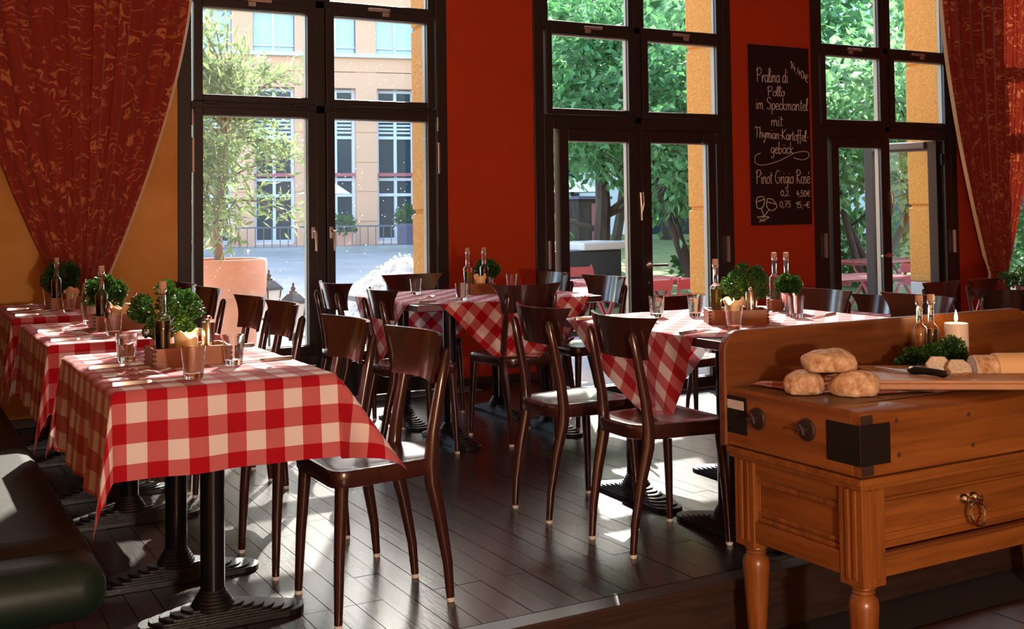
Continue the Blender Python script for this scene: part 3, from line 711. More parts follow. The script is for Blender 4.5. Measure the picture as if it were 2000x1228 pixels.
cloth_full('red checked cloth covering the bench table beside the curtain', AX0, AX1, 5.765, 6.705, .75, .30, .20, .25, .20, (.18, .3, .18, .25), 0, 8)
cloth_full('red checked cloth on the lower table between the two glass doors', 4.62, 5.52, 4.9, 5.6, .75, .2, .2, .2, .2, (.25,)*4, LOW, 9, .03)
cloth_full('red checked cloth on the lower table near the tied curtain', 7.20, 8.25, 4.95, 5.68, .75, .2, .2, .2, .2, (.25,)*4, LOW, 11, .03)
def cloth_diamond(label, x0, x1, y0, y1, ccx, ccy, side, rot, H, seats=(), skew=0, seed=1):
    """cloth laid cornerwise; corners that reach a chair lie down on its seat; skew drags the corner on the low-x side along y"""
    n = 76; m = MB(); uv = []; e = .004; c, s = math.cos(rot), math.sin(rot)
    for j in range(n+1):
        for i in range(n+1):
            p, q = (i/n-.5)*side, (j/n-.5)*side
            u = ccx+p*c-q*s; v = ccy+p*s+q*c
            a = (x0-u) if u < x0 else (u-x1 if u > x1 else 0); sa = -1 if u < x0 else 1
            b = (y0-v) if v < y0 else (v-y1 if v > y1 else 0); sb = -1 if v < y0 else 1
            bx = min(max(u, x0), x1); by = min(max(v, y0), y1); d = a+b; z = H+e-d
            wv = .020*math.sin((v if a > 0 else u)*15+seed)*min(d/.3, 1)
            ho = (e+.05*d+wv+.012*min(d/.1, 1)) if d > 0 else 0
            fx, fy = bx+(sa*ho if a > 0 else 0), by+(sb*ho if b > 0 else 0)
            if a > 0 and sa < 0: fy -= skew*d
            for qx, qy, hx_, hy_ in seats:
                if z < .468 and abs(fx-qx) < hx_ and abs(fy-qy) < hy_:
                    over = .468-z; z = .468+.002*math.sin(fy*40+fx*30); fx += (sa*over*.9 if a > 0 else 0); fy += (sb*over*.9 if b > 0 else 0); break
            m.v.append((fx-ccx, fy-ccy, z)); uv.append((p+2, q+2))
    for j in range(n):
        for i in range(n): a = j*(n+1)+i; m.f.append((a, a+1, a+n+2, a+n+1))
    o = m.build('tablecloth', 'gingham', None, smooth='all', uv=uv, loc=(ccx, ccy, 0))
    return tag(o, label, 'tablecloth', 'red and white checked tablecloths')
cloth_diamond('red checked cloth laid cornerwise on the pillar tables', 2.39, 3.52, 5.27, 6.285, 2.97, 5.77, 1.36, math.radians(46), .75, ((2.93, 6.40, .21, .22), (3.01, 5.37, .21, .22), (3.57, 5.55, .22, .21)), 0, 2)
cloth_diamond('red checked cloth laid cornerwise on the sunlit table, one corner hanging to a chair seat', 2.61, 3.74, 3.15, 4.25, 3.16, 3.74, 1.40, math.radians(44), .75, ((2.518, 3.42, .22, .21), (3.71, 3.94, .22, .21)), .8, 4)

# ------------------------------------------------------------------ bench
bn = thing('bench', 'long upholstered bench with brown leather seat and green leather end', 'bench', (.15, 4.9, 0))
def cushion(x0, x1, y0, y1, z0, z1, r):
    m = MB(); n = 7; prof = []
    for k in range(n+1): a = -PI/2+PI*k/n; prof.append((math.cos(a)*r, (z0+z1)/2+math.sin(a)*(z1-z0)/2))
    ring = []
    for off, z in prof:
        pts = []
        for (cx, cy, a0) in ((x1-r, y1-r, 0), (x0+r, y1-r, PI/2), (x0+r, y0+r, PI), (x1-r, y0+r, 3*PI/2)):
            for k in range(5): a = a0+PI/2*k/4; pts.append((cx+off*math.cos(a), cy+off*math.sin(a), z))
        ring.append(pts)
    L = len(ring[0])
    for r_ in ring: m.v += r_
    for i in range(n):
        for k in range(L): a, b = i*L+k, i*L+(k+1) % L; m.f.append((a, b, b+L, a+L))
    m.f.append(tuple(range(L-1, -1, -1))); m.f.append(tuple(range(n*L, (n+1)*L))); return m
cushion(-.68, .310, -2.02, 2.2, .29, .45, .07).build('seat_cushion', 'leather', bn, smooth=True)
cushion(-.68, .316, -2.15, -1.90, .285, .425, .065).build('cushion_end', 'leather_green', bn, smooth=True)
box(-.65, .20, -1.85, 2.2, 0, .30).build('plinth', 'leather', bn)
box(-.69, -.56, -2.05, 2.2, .40, .95).build('backrest', 'leather', bn, bevel=.04)

# ------------------------------------------------------------------ table ware
def make_glass():
    o = MB().lathe([(.0, .0), (.026, .0), (.0275, .003), (.036, .092), (.0345, .092), (.0262, .018), (.0, .015)], n=28, cap=False).build('tumbler', 'clear_glass', None, smooth=True)
    return o
gl0 = make_glass(); gused = [False]
def glass(x, y, label, z=.754):
    if not gused[0]: gused[0] = True; o = gl0
    else: o = gl0.copy(); COL.objects.link(o)
    o.location = (x, y, z); tag(o, label, 'glass', 'small tumblers on the tables'); return o
def fork_mesh():
    m = MB(); prof = [(-.10, .0055, .004), (-.05, .0045, .005), (0, .003, .010), (.03, .003, .013), (.045, .006, .010), (.056, .0115, .006), (.062, .0115, .005)]
    for x_, w_, z_ in prof: m.v += [(x_, -w_, z_), (x_, w_, z_), (x_, w_, z_+.002), (x_, -w_, z_+.002)]
    for i in range(len(prof)-1):
        for k in range(4): a, b = 4*i+k, 4*i+(k+1) % 4; m.f.append((a, b, b+4, a+4))
    m.f.append((3, 2, 1, 0)); a = 4*(len(prof)-1); m.f.append((a, a+1, a+2, a+3))
    for k in range(4):
        y_ = -.0095+.0063*k; m.add([(.061, y_-.0018, .005), (.061, y_+.0018, .005), (.098, y_+.001, .013), (.098, y_-.001, .013), (.061, y_-.0018, .007), (.061, y_+.0018, .007), (.098, y_+.001, .0145), (.098, y_-.001, .0145)],
                                    [(0, 3, 2, 1), (4, 5, 6, 7), (0, 1, 5, 4), (1, 2, 6, 5), (2, 3, 7, 6), (3, 0, 4, 7)])
    return m.mesh('fork', 'steel', True)
def knife_mesh():
    m = MB(); prof = [(-.11, .008, .001, .010), (-.10, .0095, .0, .011), (-.02, .0075, .001, .010), (-.005, .006, .003, .008), (.0, .0095, .005, .0065), (.09, .0095, .005, .0065), (.115, .002, .005, .006)]
    for x_, w_, a_, b_ in prof: m.v += [(x_, -w_, a_), (x_, w_, a_), (x_, w_*.9, b_), (x_, -w_*.9, b_)]
    for i in range(len(prof)-1):
        for k in range(4): a, b = 4*i+k, 4*i+(k+1) % 4; m.f.append((a, b, b+4, a+4))
    m.f.append((3, 2, 1, 0)); a = 4*(len(prof)-1); m.f.append((a, a+1, a+2, a+3))
    return m.mesh('table_knife', 'steel', True)
FM, KM = fork_mesh(), knife_mesh()
def cutlery(kind, x, y, deg, label, z=.7545):
    o = bpy.data.objects.new(kind, FM if kind == 'fork' else KM); COL.objects.link(o); o.location = (x, y, z); o.rotation_euler = (0, 0, math.radians(deg))
    return tag(o, label, 'cutlery', 'forks on the tables' if kind == 'fork' else 'knives on the tables')
def foliage_pts(rnd, n, rx, ry, rz, shell=.55):
    out = []
    while len(out) < n:
        d = Vector((rnd.gauss(0, 1), rnd.gauss(0, 1), rnd.gauss(0, 1))).normalized(); r = shell+(1-shell)*rnd.random()
        bumpy = 1+.16*math.sin(5*d.x+3*d.z+rnd.random()*.3)*math.cos(4*d.y+2*d.x)
        out.append((Vector((d.x*rx, d.y*ry, d.z*rz))*r*bumpy, d))
    return out
def leaf_mesh(m, p, d, L, Wd, rnd, curl=.25):
    d = (d+Vector((rnd.gauss(0, .5), rnd.gauss(0, .5), rnd.gauss(0, .5)))).normalized()
    s = d.cross(Vector((rnd.gauss(0, 1), rnd.gauss(0, 1), rnd.gauss(0, 1)))).normalized(); nrm = d.cross(s)
    m.add([p, p+d*L*.5+s*Wd*.5+nrm*L*curl*.3, p+d*L, p+d*L*.5-s*Wd*.5+nrm*L*curl*.3], [(0, 1, 2), (0, 2, 3)])
def parsley_mesh(seed, rx, ry, rz, n=3200):
    rnd = random.Random(seed); m = MB(); tufts = foliage_pts(rnd, 46, rx*.82, ry*.82, rz*.82, .7)
    for c, d in tufts:
        tr = rnd.uniform(.017, .027)*(rx/.085)**.5
        for k in range(n//46):
            e = Vector((rnd.gauss(0, 1), rnd.gauss(0, 1), rnd.gauss(0, 1))).normalized()
            leaf_mesh(m, c+e*tr*.6, (e+d*.5).normalized(), rnd.uniform(.009, .016), rnd.uniform(.008, .014), rnd, .5)
        m.tube([c*.25+Vector((0, 0, -rz*.5)), c*.8], .0015, 4)
    return m
def parsley_pot(x, y, z, label, seed, rx=.085, rz=.07, off=(0, 0), potmat='steel'):
    t = thing('potted_parsley', label, 'plant', (x, y, z), 0, 'parsley pots')
    MB().lathe([(.028, 0), (.030, .002), (.040, .085), (.043, .088), (.040, .088), (.036, .07), (.0, .07)], n=24, cap=False).build('pot', potmat, t, smooth=True)
    f = parsley_mesh(seed, rx, rx, rz).build('foliage', 'parsley', t, loc=(off[0], off[1], .085+rz*.75)); f['kind'] = 'stuff'
    return t
def bottle(x, y, z, label, liquid, fill=.12, h=1.0):
    t = thing('oil_bottle', label, 'bottle', (x, y, z), 0, 'oil and vinegar bottles')
    prof = [(.0, .0), (.023, .0), (.0245, .003), (.0225, .07), (.0265, .138), (.024, .146), (.0125, .156), (.011, .165), (.0115, .225), (.014, .228), (.014, .236), (.0105, .237), (.0095, .16), (.0245, .139), (.0210, .07), (.0230, .008), (.0, .006)]
    MB().lathe([(r, zz_*h) for r, zz_ in prof], n=22, cap=False).build('bottle_glass', 'clear_glass', t, smooth=True)
    lp = [(.0, .0065), (.0227, .0085), (.0208, .07), (.0208+.0032*max(0, (fill-.07)/.07), min(fill, .137)), (.0, min(fill, .137))]
    MB().lathe([(r, zz_*h) for r, zz_ in lp], n=22, cap=False).build('liquid', liquid, t, smooth=True)
    MB().lathe([(.0090, .222*h), (.0095, .236*h), (.0125, .238*h), (.012, .258*h), (.0, .259*h)], n=16).build('cork', 'cork', t, smooth=True)
    return t
def candle(x, y, z, label, h=.085, r=.038, seed=1, lit=.9):
    t = thing('pillar_candle', label, 'candle', (x, y, z), 0, 'pillar candles'); rnd = random.Random(seed)
    m = MB(); n = 28; ph = rnd.uniform(0, 6)
    rings = [(.96, 0), (1, .006), (1, h*.55), (1.02, h*.78), (1.12, h*.92), (1.10, h), (.95, h*1.0), (.80, h*.86), (.55, h*.74), (.0, h*.70)]
    for j, (rf, zz_) in enumerate(rings):
        for k in range(n):
            a = 2*PI*k/n; wob = 1+(.10*math.sin(2*a+ph)+.05*math.sin(5*a+ph))*(1 if 3 < j < 8 else .0); zo = (.011*math.sin(2*a+ph+1)+.006*math.sin(5*a)) if 3 < j < 8 else 0
            m.v.append((r*rf*wob*math.cos(a), r*rf*wob*math.sin(a), zz_+zo))
    for i in range(len(rings)-1):
        for k in range(n): a, b = i*n+k, i*n+(k+1) % n; m.f.append((a, b, b+n, a+n))
    m.build('wax_body', 'wax', t, smooth='all')
    MB().tube([(0, 0, h*.69), (.001, 0, h*.82)], .0012, 5).build('wick', 'frame_gap', t)
    if not lit: return t
    fl_ = MB().lathe([(.0, h*.80), (.0035, h*.84), (.0042, h*.90), (.0022, h*1.02), (.0, h*1.10)], n=10, cap=False).build('flame', 'flame', t, smooth='all')
    l = lamp('candle_light', 'POINT', (0, 0, h*.97), lit, (1, .58, .22), .006); l.parent = t
    return t
def mill(x, y, z, label):
    t = thing('pepper_mill', label, 'pepper mill', (x, y, z), 0, 'steel pepper mills')
    MB().lathe([(.0, 0), (.021, 0), (.021, .062), (.020, .063), (.020, .065), (.021, .066), (.021, .118), (.019, .122), (.0, .122)], n=24).build('body', 'steel', t, smooth=True)
    MB().lathe([(.006, .121), (.006, .128), (.009, .133), (.008, .141), (.0, .143)], n=14).build('knob', 'chrome', t, smooth=True); return t
def crate(x, y, z, label, rz=0, L=.235, Wd=.135, H=.058):
    t = thing('condiment_crate', label, 'wooden crate', (x, y, z), rz, 'wooden condiment crates')
    for s in (-1, 1):
        box(-L/2, L/2, s*Wd/2-.0045, s*Wd/2+.0045, 0, H).build('side_board', 'crate_wood', t)
        box(s*L/2-.0045, s*L/2+.0045, -Wd/2+.0045, Wd/2-.0045, 0, H).build('end_board', 'crate_wood', t)
        for q in (-1, 1):
            for k in range(4):
                zz_ = .004+k*.0145
                box(s*L/2-.0055, s*L/2+.0052, q*Wd/2-.0052, q*Wd/2+.0052, zz_, zz_+.007).build('finger_joint', 'joint_dark', t)
    box(-L/2+.004, L/2-.004, -Wd/2+.004, Wd/2-.004, 0, .005).build('bottom', 'crate_wood', t); return t
def setting(cx, cy, rz, name, par_scale=1.0, big=True, seed=1, lit=0):
    """wooden crate with bottle, candle, mill and parsley; local x along the crate"""
    c, s = math.cos(rz), math.sin(rz); z = .7545
    P_ = lambda a, b: (cx+a*c-b*s, cy+a*s+b*c)
    crate(cx, cy, z, 'wooden condiment crate with finger joints on '+name, rz)
    bottle(*P_(-.084, -.022), z+.006, 'corked bottle of dark oil in the crate on '+name, 'balsamic' if big else 'olive_oil', .135)
    candle(*P_(-.01, -.015), z+.006, 'melted yellow pillar candle in the crate on '+name, .088, .036, seed, lit)
    mill(*P_(.06, -.01), z+.006, 'steel pepper mill in the crate on '+name)
    parsley_pot(*P_(-.045 if big else .075, .122), z, 'curly parsley in a metal cup on '+name, seed+40, .098*par_scale, .080*par_scale)
# bench table farthest from the curtain
nA, nB, nC = 'the outermost bench table', 'the middle bench table', 'the curtain bench table'
setting(.850, 3.64, math.radians(0), nA, 1.30, True, 2, .9)
setting(.885, 4.99, math.radians(0), nB, 1.0, True, 3)
setting(.870, 6.27, math.radians(0), nC, 1.15, True, 5)
for (y0, nm) in ((3.145, nA), (4.455, nB), (5.765, nC)):
    side = 'on the bench side of '; oth = 'on the chair side of '
    cutlery('table_knife', .665, y0+.125, 2, 'steel knife '+side+nm+', outer setting'); cutlery('fork', .655, y0+.30, 3, 'steel fork '+side+nm+', outer setting')
    cutlery('table_knife', .665, y0+.535, 2, 'steel knife '+side+nm+', inner setting'); cutlery('fork', .66, y0+.72, 4, 'steel fork '+side+nm+', inner setting')
    cutlery('fork', 1.06, y0+.17, 182, 'steel fork '+oth+nm+', outer setting'); cutlery('table_knife', 1.05, y0+.40, 181, 'steel knife '+oth+nm+', outer setting')
    cutlery('fork', 1.06, y0+.62, 183, 'steel fork '+oth+nm+', inner setting'); cutlery('table_knife', 1.05, y0+.83, 181, 'steel knife '+oth+nm+', inner setting')
glass(.785, 3.30, 'clear tumbler before the crate on '+nA); glass(.690, 3.80, 'clear tumbler beside the bench-side cutlery on '+nA); glass(.965, 3.53, 'clear tumbler by the chair-side knife on '+nA)
glass(.803, 4.70, 'clear tumbler before the crate on '+nB); glass(.80, 5.27, 'clear tumbler behind the crate on '+nB)
glass(.815, 6.02, 'clear tumbler before the crate on '+nC); glass(.795, 6.60, 'clear tumbler behind the crate on '+nC)
# pillar table
nM = 'the pillar table'
crate(3.03, 5.83, .7545, 'wooden condiment crate on '+nM, math.radians(-4), .17, .13)
bottle(2.976, 5.858, .7605, 'bottle of pale oil in the crate on '+nM, 'olive_oil', .12); bottle(3.084, 5.858, .7605, 'bottle of dark vinegar in the crate on '+nM, 'balsamic', .135)
candle(3.03, 5.808, .7605, 'melted yellow pillar candle in the crate on '+nM, .095, .031, 9, 0)
parsley_pot(3.17, 5.98, .7545, 'curly parsley in a metal cup on '+nM, 61, .085, .062)
glass(2.71, 5.41, 'clear tumbler at the table edge before the crate on '+nM); glass(2.70, 5.98, 'clear tumbler towards the bench side on '+nM); glass(3.36, 6.02, 'clear tumbler behind the crate on '+nM)
cutlery('fork', 2.60, 5.62, 40, 'steel fork by the bench-side chair at '+nM); cutlery('table_knife', 2.56, 5.40, 5, 'steel knife on the bare corner of '+nM); cutlery('fork', 3.25, 6.1, 200, 'steel fork by the pillar side of '+nM)
# sunlit table
nW = 'the sunlit table'
setting(3.07, 3.61, math.radians(-30), nW, 1.15, False, 12, .9)
parsley_pot(3.592, 3.852, .7545, 'small curly parsley in a metal cup beside the slim bottles on '+nW, 77, .062, .05)
crate(3.645, 3.965, .7545, 'second wooden condiment crate beside the small parsley on '+nW, math.radians(-40), .12, .12, .05)
bottle(3.626, 3.985, .7605, 'slim corked oil bottle by the small parsley on '+nW, 'olive_oil', .09); bottle(3.672, 3.955, .7605, 'slim corked vinegar bottle by the small parsley on '+nW, 'balsamic', .09)
glass(2.972, 4.02, 'clear tumbler by the free chair on '+nW); glass(2.90, 3.42, 'clear tumbler before the crate on '+nW); glass(3.44, 3.65, 'clear tumbler beside the far chair on '+nW); glass(3.13, 3.95, 'clear tumbler behind the candle on '+nW)
cutlery('fork', 2.84, 3.86, 60, 'steel fork by the tumbler on '+nW); cutlery('table_knife', 2.72, 3.43, 20, 'steel knife lying over the cloth edge on '+nW)
cutlery('fork', 3.48, 3.83, 205, 'steel fork before the small parsley on '+nW); cutlery('table_knife', 3.55, 3.60, 200, 'steel knife before the far chair on '+nW)
cutlery('table_knife', 3.42, 4.02, 160, 'steel knife beside the second crate on '+nW); cutlery('table_knife', 2.70, 4.10, 5, 'steel knife by the free chair on '+nW)
# curtain table on the lower floor
zl = LOW+.7545
parsley_pot(7.16+.12, 5.40, zl, 'curly parsley on the lower table near the tied curtain', 90, .13, .085)
bottle(7.50, 5.50, zl, 'corked oil bottle on the lower table near the tied curtain', 'olive_oil', .05); bottle(7.56, 5.46, zl, 'corked vinegar bottle on the lower table near the tied curtain', 'balsamic', .05)

# ------------------------------------------------------------------ butcher block sideboard
sb = thing('butcher_block', 'antique orange-brown butcher block table with backboard, iron corners and a drawer', 'sideboard', (3.12, 2.58, LOW))
def SB(x0, x1, y0, y1, z0, z1): return box(x0-3.12, x1-3.12, y0-2.58, y1-2.58, z0-LOW, z1-LOW)
X0, X1, Y0, Y1 = 2.38, 3.86, 2.285, 2.885
# block: long-grain body and a worn top slightly hollowed at the front edge
m = MB(); nx = 30
for i in range(nx+1):
    x = X0+(X1-X0)*i/nx; dip = .012*max(0, math.sin(PI*min(1, max(0, (x-X0-.06)/.9))))
    for (yy, zz_) in ((Y0, .468), (Y0, .640-dip), (Y0+.012, .648-dip), (Y0+.10, .650-dip*.4), (Y0+.2, .650), (Y1-.045, .650), (Y1-.045, .468)):
        m.v.append((x-3.12, yy-2.58, zz_-LOW))
for i in range(nx):
    for k in range(6): a = i*7+k; m.f.append((a, a+7, a+8, a+1))
    m.f.append((i*7+6, i*7+13, i*7+7, i*7))
m.f.append(tuple(range(7))); m.f.append(tuple(range(nx*7+6, nx*7-1, -1)))
blk = m.build('block', 'block_wood', sb, smooth=True)
SB(X0-.002, X0+.004, Y0+.03, Y1-.045, .47, .640).build('end_grain', 'block_side', sb)
SB(X0+.002, X0+.05, Y0-.001, Y0+.03, .470, .638).build('corner_joint', 'riser_wood', sb)
tp = SB(X0+.004, X1-.004, Y0+.11, Y1-.045, .6495, .6512).build('worn_surface', 'worn_top', sb)
# backboard with rounded top corners
bw = X1-X0+.03; pts = [(0, 0), (bw, 0)]
for k in range(7): a = PI/2*k/6; pts.append((bw-.07+.07*math.cos(a), .365-.07+.07*math.sin(a)))
for k in range(7): a = PI/2+PI/2*k/6; pts.append((.07+.07*math.cos(a), .365-.07+.07*math.sin(a)))
m = MB().prism(pts, 0, .03).xf(Matrix.Translation((X0-.015-3.12, Y1-2.58-.012, .462-LOW)) @ Matrix.Rotation(PI/2, 4, 'X'))
m.build('backboard', 'back_wood', sb, bevel=.006)
for x, y, sx in ((X0, Y0, 1), (X1, Y0, -1)):
    b = MB()
    if sx > 0: b.v += []
    SB(min(x, x+sx*.115)-(.004 if sx > 0 else 0), max(x, x+sx*.115)+(.004 if sx < 0 else 0), Y0-.005, Y0+.001, .498, .612).build('corner_bracket', 'bracket_metal', sb, bevel=.002)
    SB(x-.005 if sx > 0 else x-.001, x+.001 if sx > 0 else x+.005, Y0-.005, Y0+.125, .498, .612).build('corner_bracket', 'bracket_metal', sb, bevel=.002)
bp = SB(X0-.006, X0+.001, Y1-.135, Y1-.012, .507, .625).build('end_bracket', 'bracket_metal', sb, bevel=.002)
SB(X0-.0075, X0-.0055, Y1-.122, Y1-.045, .585, .613).build('paper_label', 'paper_label', bp)
MB().lathe([(.010, -.008), (.008, -.013), (.0, -.014)], (X0-3.12, Y1-.030-2.58, .578-LOW), 12, 'X').build('screw', 'hardware', bp)
for yy, zz_ in ((2.70, .570), (2.487, .570)):
    k = MB().lathe([(.0, .001), (.033, 0), (.034, -.005), (.030, -.011), (.012, -.013), (.012, -.022), (.0, -.023)], (X0-3.12, yy-2.58, zz_-LOW), 22, 'X').build('iron_washer', 'rust_iron', sb, smooth=True)
    MB().tube([(X0-.028-3.12, yy+.008-2.58, zz_+.016-LOW), (X0-.022-3.12, yy-2.58, zz_-LOW), (X0-.026-3.12, yy-.006-2.58, zz_-.014-LOW)], [.006, .009, .006], 8).build('wing_nut', 'rust_iron', k, smooth=True)
    MB().tube([(X0-.012-3.12, yy-2.58, zz_-LOW), (X0-.046-3.12, yy+.004-2.58, zz_+.002-LOW)], .0055, 8).build('bolt', 'rust_iron', k, smooth=True)
for xx, zz_ in ((2.525, .612), (2.532, .515), (2.83, .600), (2.845, .508), (3.3, .605), (3.32, .51)):
    MB().lathe([(.007, -.0015), (.007, .002)], (xx-3.12, Y0-2.58, zz_-LOW), 12, 'Y').build('wood_plug', 'groove_dark', sb)
# cornice moulding
for i, (o_, a, b) in enumerate(((.022, .440, .462), (.010, .425, .440))):
    SB(X0-o_+.018, X1+o_-.018, Y0-o_+.018, Y1-.03, a, b).build('cornice', 'block_wood', sb, bevel=.004)
SB(X0+.02, X1-.02, Y0+.02, Y1-.04, .460, .470).build('neck', 'block_wood', sb)
# legs: fluted square posts over turned feet
for lx, ly in ((X0+.02, Y0+.018), (X1-.11, Y0+.018), (X0+.02, Y1-.13), (X1-.11, Y1-.13)):
    lg = SB(lx, lx+.09, ly, ly+.09, .150, .427).build('leg', 'leg_wood', sb, bevel=.003)
    for k in (.022, .050):
        SB(lx+k, lx+k+.014, ly-.005, ly+.002, .172, .422).build('flute', 'leg_wood', lg, bevel=.002); SB(lx-.005, lx+.002, ly+k, ly+k+.014, .172, .422).build('flute', 'leg_wood', lg, bevel=.002)
    MB().lathe([(.034, .152), (.036, .142), (.030, .134), (.033, .128), (.028, .122), (.040, .108), (.043, .088), (.041, .06), (.034, -.06), (.027, -.15), (.024, -.17), (.030, -.178), (.028, -.19), (.022, LOW)], (lx+.045-3.12, ly+.045-2.58, -LOW), 24).build('turned_foot', 'leg_wood', lg, smooth=True)
# side panel (frame and raised mouldings) and front rails
for (nm, z0, z1, d, mt) in (('rail', .376, .427, .030, 'block_side'), ('panel', .205, .376, .045, 'block_side'), ('moulding', .352, .368, .036, 'leg_wood'), ('moulding', .255, .268, .038, 'leg_wood'), ('moulding', .236, .250, .036, 'leg_wood'), ('rail', .172, .236, .024, 'block_side')):
    SB(X0+d, X0+d+.02, Y0+.10, Y1-.13, z0, z1).build(nm, mt, sb, bevel=.003)
for (nm, z0, z1, d, mt) in (('rail', .392, .427, .030, 'block_wood'), ('rail', .172, .232, .022, 'block_wood'), ('lip', .232, .243, .012, 'back_wood')):
    SB(X0+.10, X1-.10, Y0+d, Y0+d+.02, z0, z1).build(nm, mt, sb, bevel=.002)
dr = SB(X0+.112, X1-.112, Y0+.034, Y0+.056, .246, .390).build('drawer', 'block_wood', sb, bevel=.003)
SB(X0+.112, X1-.112, Y0+.028, Y0+.036, .262, .268).build('moulding', 'block_wood', dr); SB(X0+.112, X1-.112, Y0+.028, Y0+.036, .285, .290).build('moulding', 'block_wood', dr)
SB(X0+.112, X1-.112, Y0+.026, Y0+.036, .375, .381).build('moulding', 'block_wood', dr)
hx, hz = 2.855, .335
for k in (-1, 1):
    MB().lathe([(.0, .002), (.016, 0), (.014, -.012), (.006, -.020), (.009, -.026), (.011, -.034), (.0, -.038)], (hx+k*.022-3.12, Y0+.034-2.58, hz+.01-LOW), 16, 'Y').build('handle_post', 'chrome', dr, smooth=True)
MB().tube([(hx+.032*math.cos(a)-3.12, Y0-.004+.006*math.sin(a)-2.58, hz-.030+.034*math.sin(a)-LOW) for a in [2*PI*k/24 for k in range(25)]], .005, 8).build('ring_handle', 'chrome', dr, smooth=True)
SB(X0+.05, X1-.05, Y0+.06, Y1-.06, .21, .44).build('carcass', 'block_wood', sb)

# things on the block
ZB = .6515
m = MB(); uv = []; poly = [(2.425, 2.815), (2.525, 2.485), (3.02, 2.315), (3.36, 2.81)]; n1, n2 = 34, 24
for j in range(n2+1):
    for i in range(n1+1):
        u, v = i/n1, j/n2
        a = Vector(poly[0]).lerp(Vector(poly[1]), u); b = Vector(poly[3]).lerp(Vector(poly[2]), u); p = a.lerp(b, v)
        z = ZB+.0065+.0022*math.sin(p.x*37+p.y*19)+.0015*math.sin(p.y*61-p.x*23)
        if v < .04: z += .006*max(0, math.sin(u*9))**2
        m.v.append((p.x, p.y, z)); uv.append(((p.x*.70-p.y*.71), (p.x*.71+p.y*.70)))
for j in range(n2):
    for i in range(n1): a = j*(n1+1)+i; m.f.append((a, a+1, a+n1+2, a+n1+1))
nk = m.build('checked_napkin', 'gingham', None, smooth='all', uv=uv); tag(nk, 'small red checked cloth spread flat on the butcher block', 'napkin')
def blob(name, label, cat, loc, rx, ry, rz, seed, mat, rotz=0, flat=.35, tilt=0, ridge=.0):
    rnd = random.Random(seed); m = MB(); nu, nv = 28, 16; ph = [rnd.uniform(0, 6) for _ in range(6)]
    for j in range(nv+1):
        th = PI*j/nv
        for i in range(nu):
            a = 2*PI*i/nu; d = Vector((math.sin(th)*math.cos(a), math.sin(th)*math.sin(a), math.cos(th)))
            k = 1+.07*math.sin(3*d.x+ph[0])+.07*math.sin(4*d.y+ph[1])*math.cos(3*d.z+ph[2])+.035*math.sin(9*d.x+7*d.y+ph[3])+.02*math.sin(17*d.x+ph[5])*math.sin(15*d.y)
            q = lambda c: math.copysign(abs(c)**.82, c)
            z = q(d.z)*k; z = max(z, -flat*1.3)
            if ridge and d.z > .3: z += ridge*math.sin(7*d.x+ph[4])*max(0, 1-abs(d.y)*2.5)
            m.v.append((q(d.x)*rx*k, q(d.y)*ry*k, z*rz))
    for j in range(nv):
        for i in range(nu): a, b = j*nu+i, j*nu+(i+1) % nu; m.f.append((a, a+nu, b+nu, b))
    o = m.build(name, mat, None, smooth='all', loc=loc); o.rotation_euler = (tilt, 0, rotz); return tag(o, label, cat)
for nm, lb, loc, r3, sd, rt, tl in (('bread_roll', 'crusty bread roll with a crease, underneath in the stack, towards the backboard corner', (2.475, 2.60, ZB+.025), (.066, .055, .042), 4, .5, 0),
                                ('bread_roll', 'crusty bread roll with torn end, underneath in the stack, beside the cutting board', (2.585, 2.50, ZB+.025), (.082, .055, .044), 8, -.3, 0),
                                ('bread_roll', 'flour-dusted bread roll lying on top of the two others', (2.545, 2.565, ZB+.093), (.086, .058, .040), 15, -.15, .06)):
    blob(nm, lb, 'bread', loc, *r3, sd, 'crust', rt, .4, tl, .05)
cbd = thing('cutting_board', 'slatted wooden bread cutting board lying askew on the checked cloth', 'cutting board', (2.66, 2.47, ZB+.011), math.atan2(-.57, .82))
Lb, Wb = .50, .34
box(0, Lb, 0, Wb, .001, .020).build('tray', 'board_wood', cbd, bevel=.004)
box(0, Lb, 0, .030, .020, .030).build('rim', 'board_wood', cbd, bevel=.002); box(0, Lb, Wb-.030, Wb, .020, .030).build('rim', 'board_wood', cbd, bevel=.002)
box(0, .055, .030, Wb-.030, .020, .030).build('rim', 'board_wood', cbd); box(Lb-.055, Lb, .030, Wb-.030, .020, .030).build('rim', 'board_wood', cbd)
slm = MB().box(.055, Lb-.055, .0, .0105, .020, .0295).mesh('slat', 'board_wood')
for k in range(18):
    o = bpy.data.objects.new('slat', slm); COL.objects.link(o); o.parent = cbd; o.location = (0, .034+k*.0152, 0)
ZC = ZB+.042
kn = thing('bread_knife', 'bread knife with black handle lying across the cutting board', 'knife', (2.845, 2.505, ZC), math.atan2(-.27, .03))
m = MB(); pr_ = [(-.15, .002, .004), (-.13, .010, .002), (-.02, .015, .0), (.0, .012, .0)]
m = MB()
for x_, w_, z_ in pr_: m.v += [(x_, -w_, .005+z_), (x_, w_, .005+z_), (x_, w_, .0066+z_), (x_, -w_, .0066+z_)]
for i in range(3):
    for k in range(4): a, b = 4*i+k, 4*i+(k+1) % 4; m.f.append((a, b, b+4, a+4))
m.f.append((3, 2, 1, 0)); m.f.append((12, 13, 14, 15))
m.build('blade', 'steel', kn)
MB().tube([(-.012, 0, .010), (.0, -.004, .011), (.02, -.004, .013), (.05, .0, .014), (.09, .0, .013), (.115, -.004, .011), (.125, -.006, .010)], [.008, .013, .014, .0115, .0115, .012, .005], 10).build('handle', 'knife_black', kn, smooth=True)
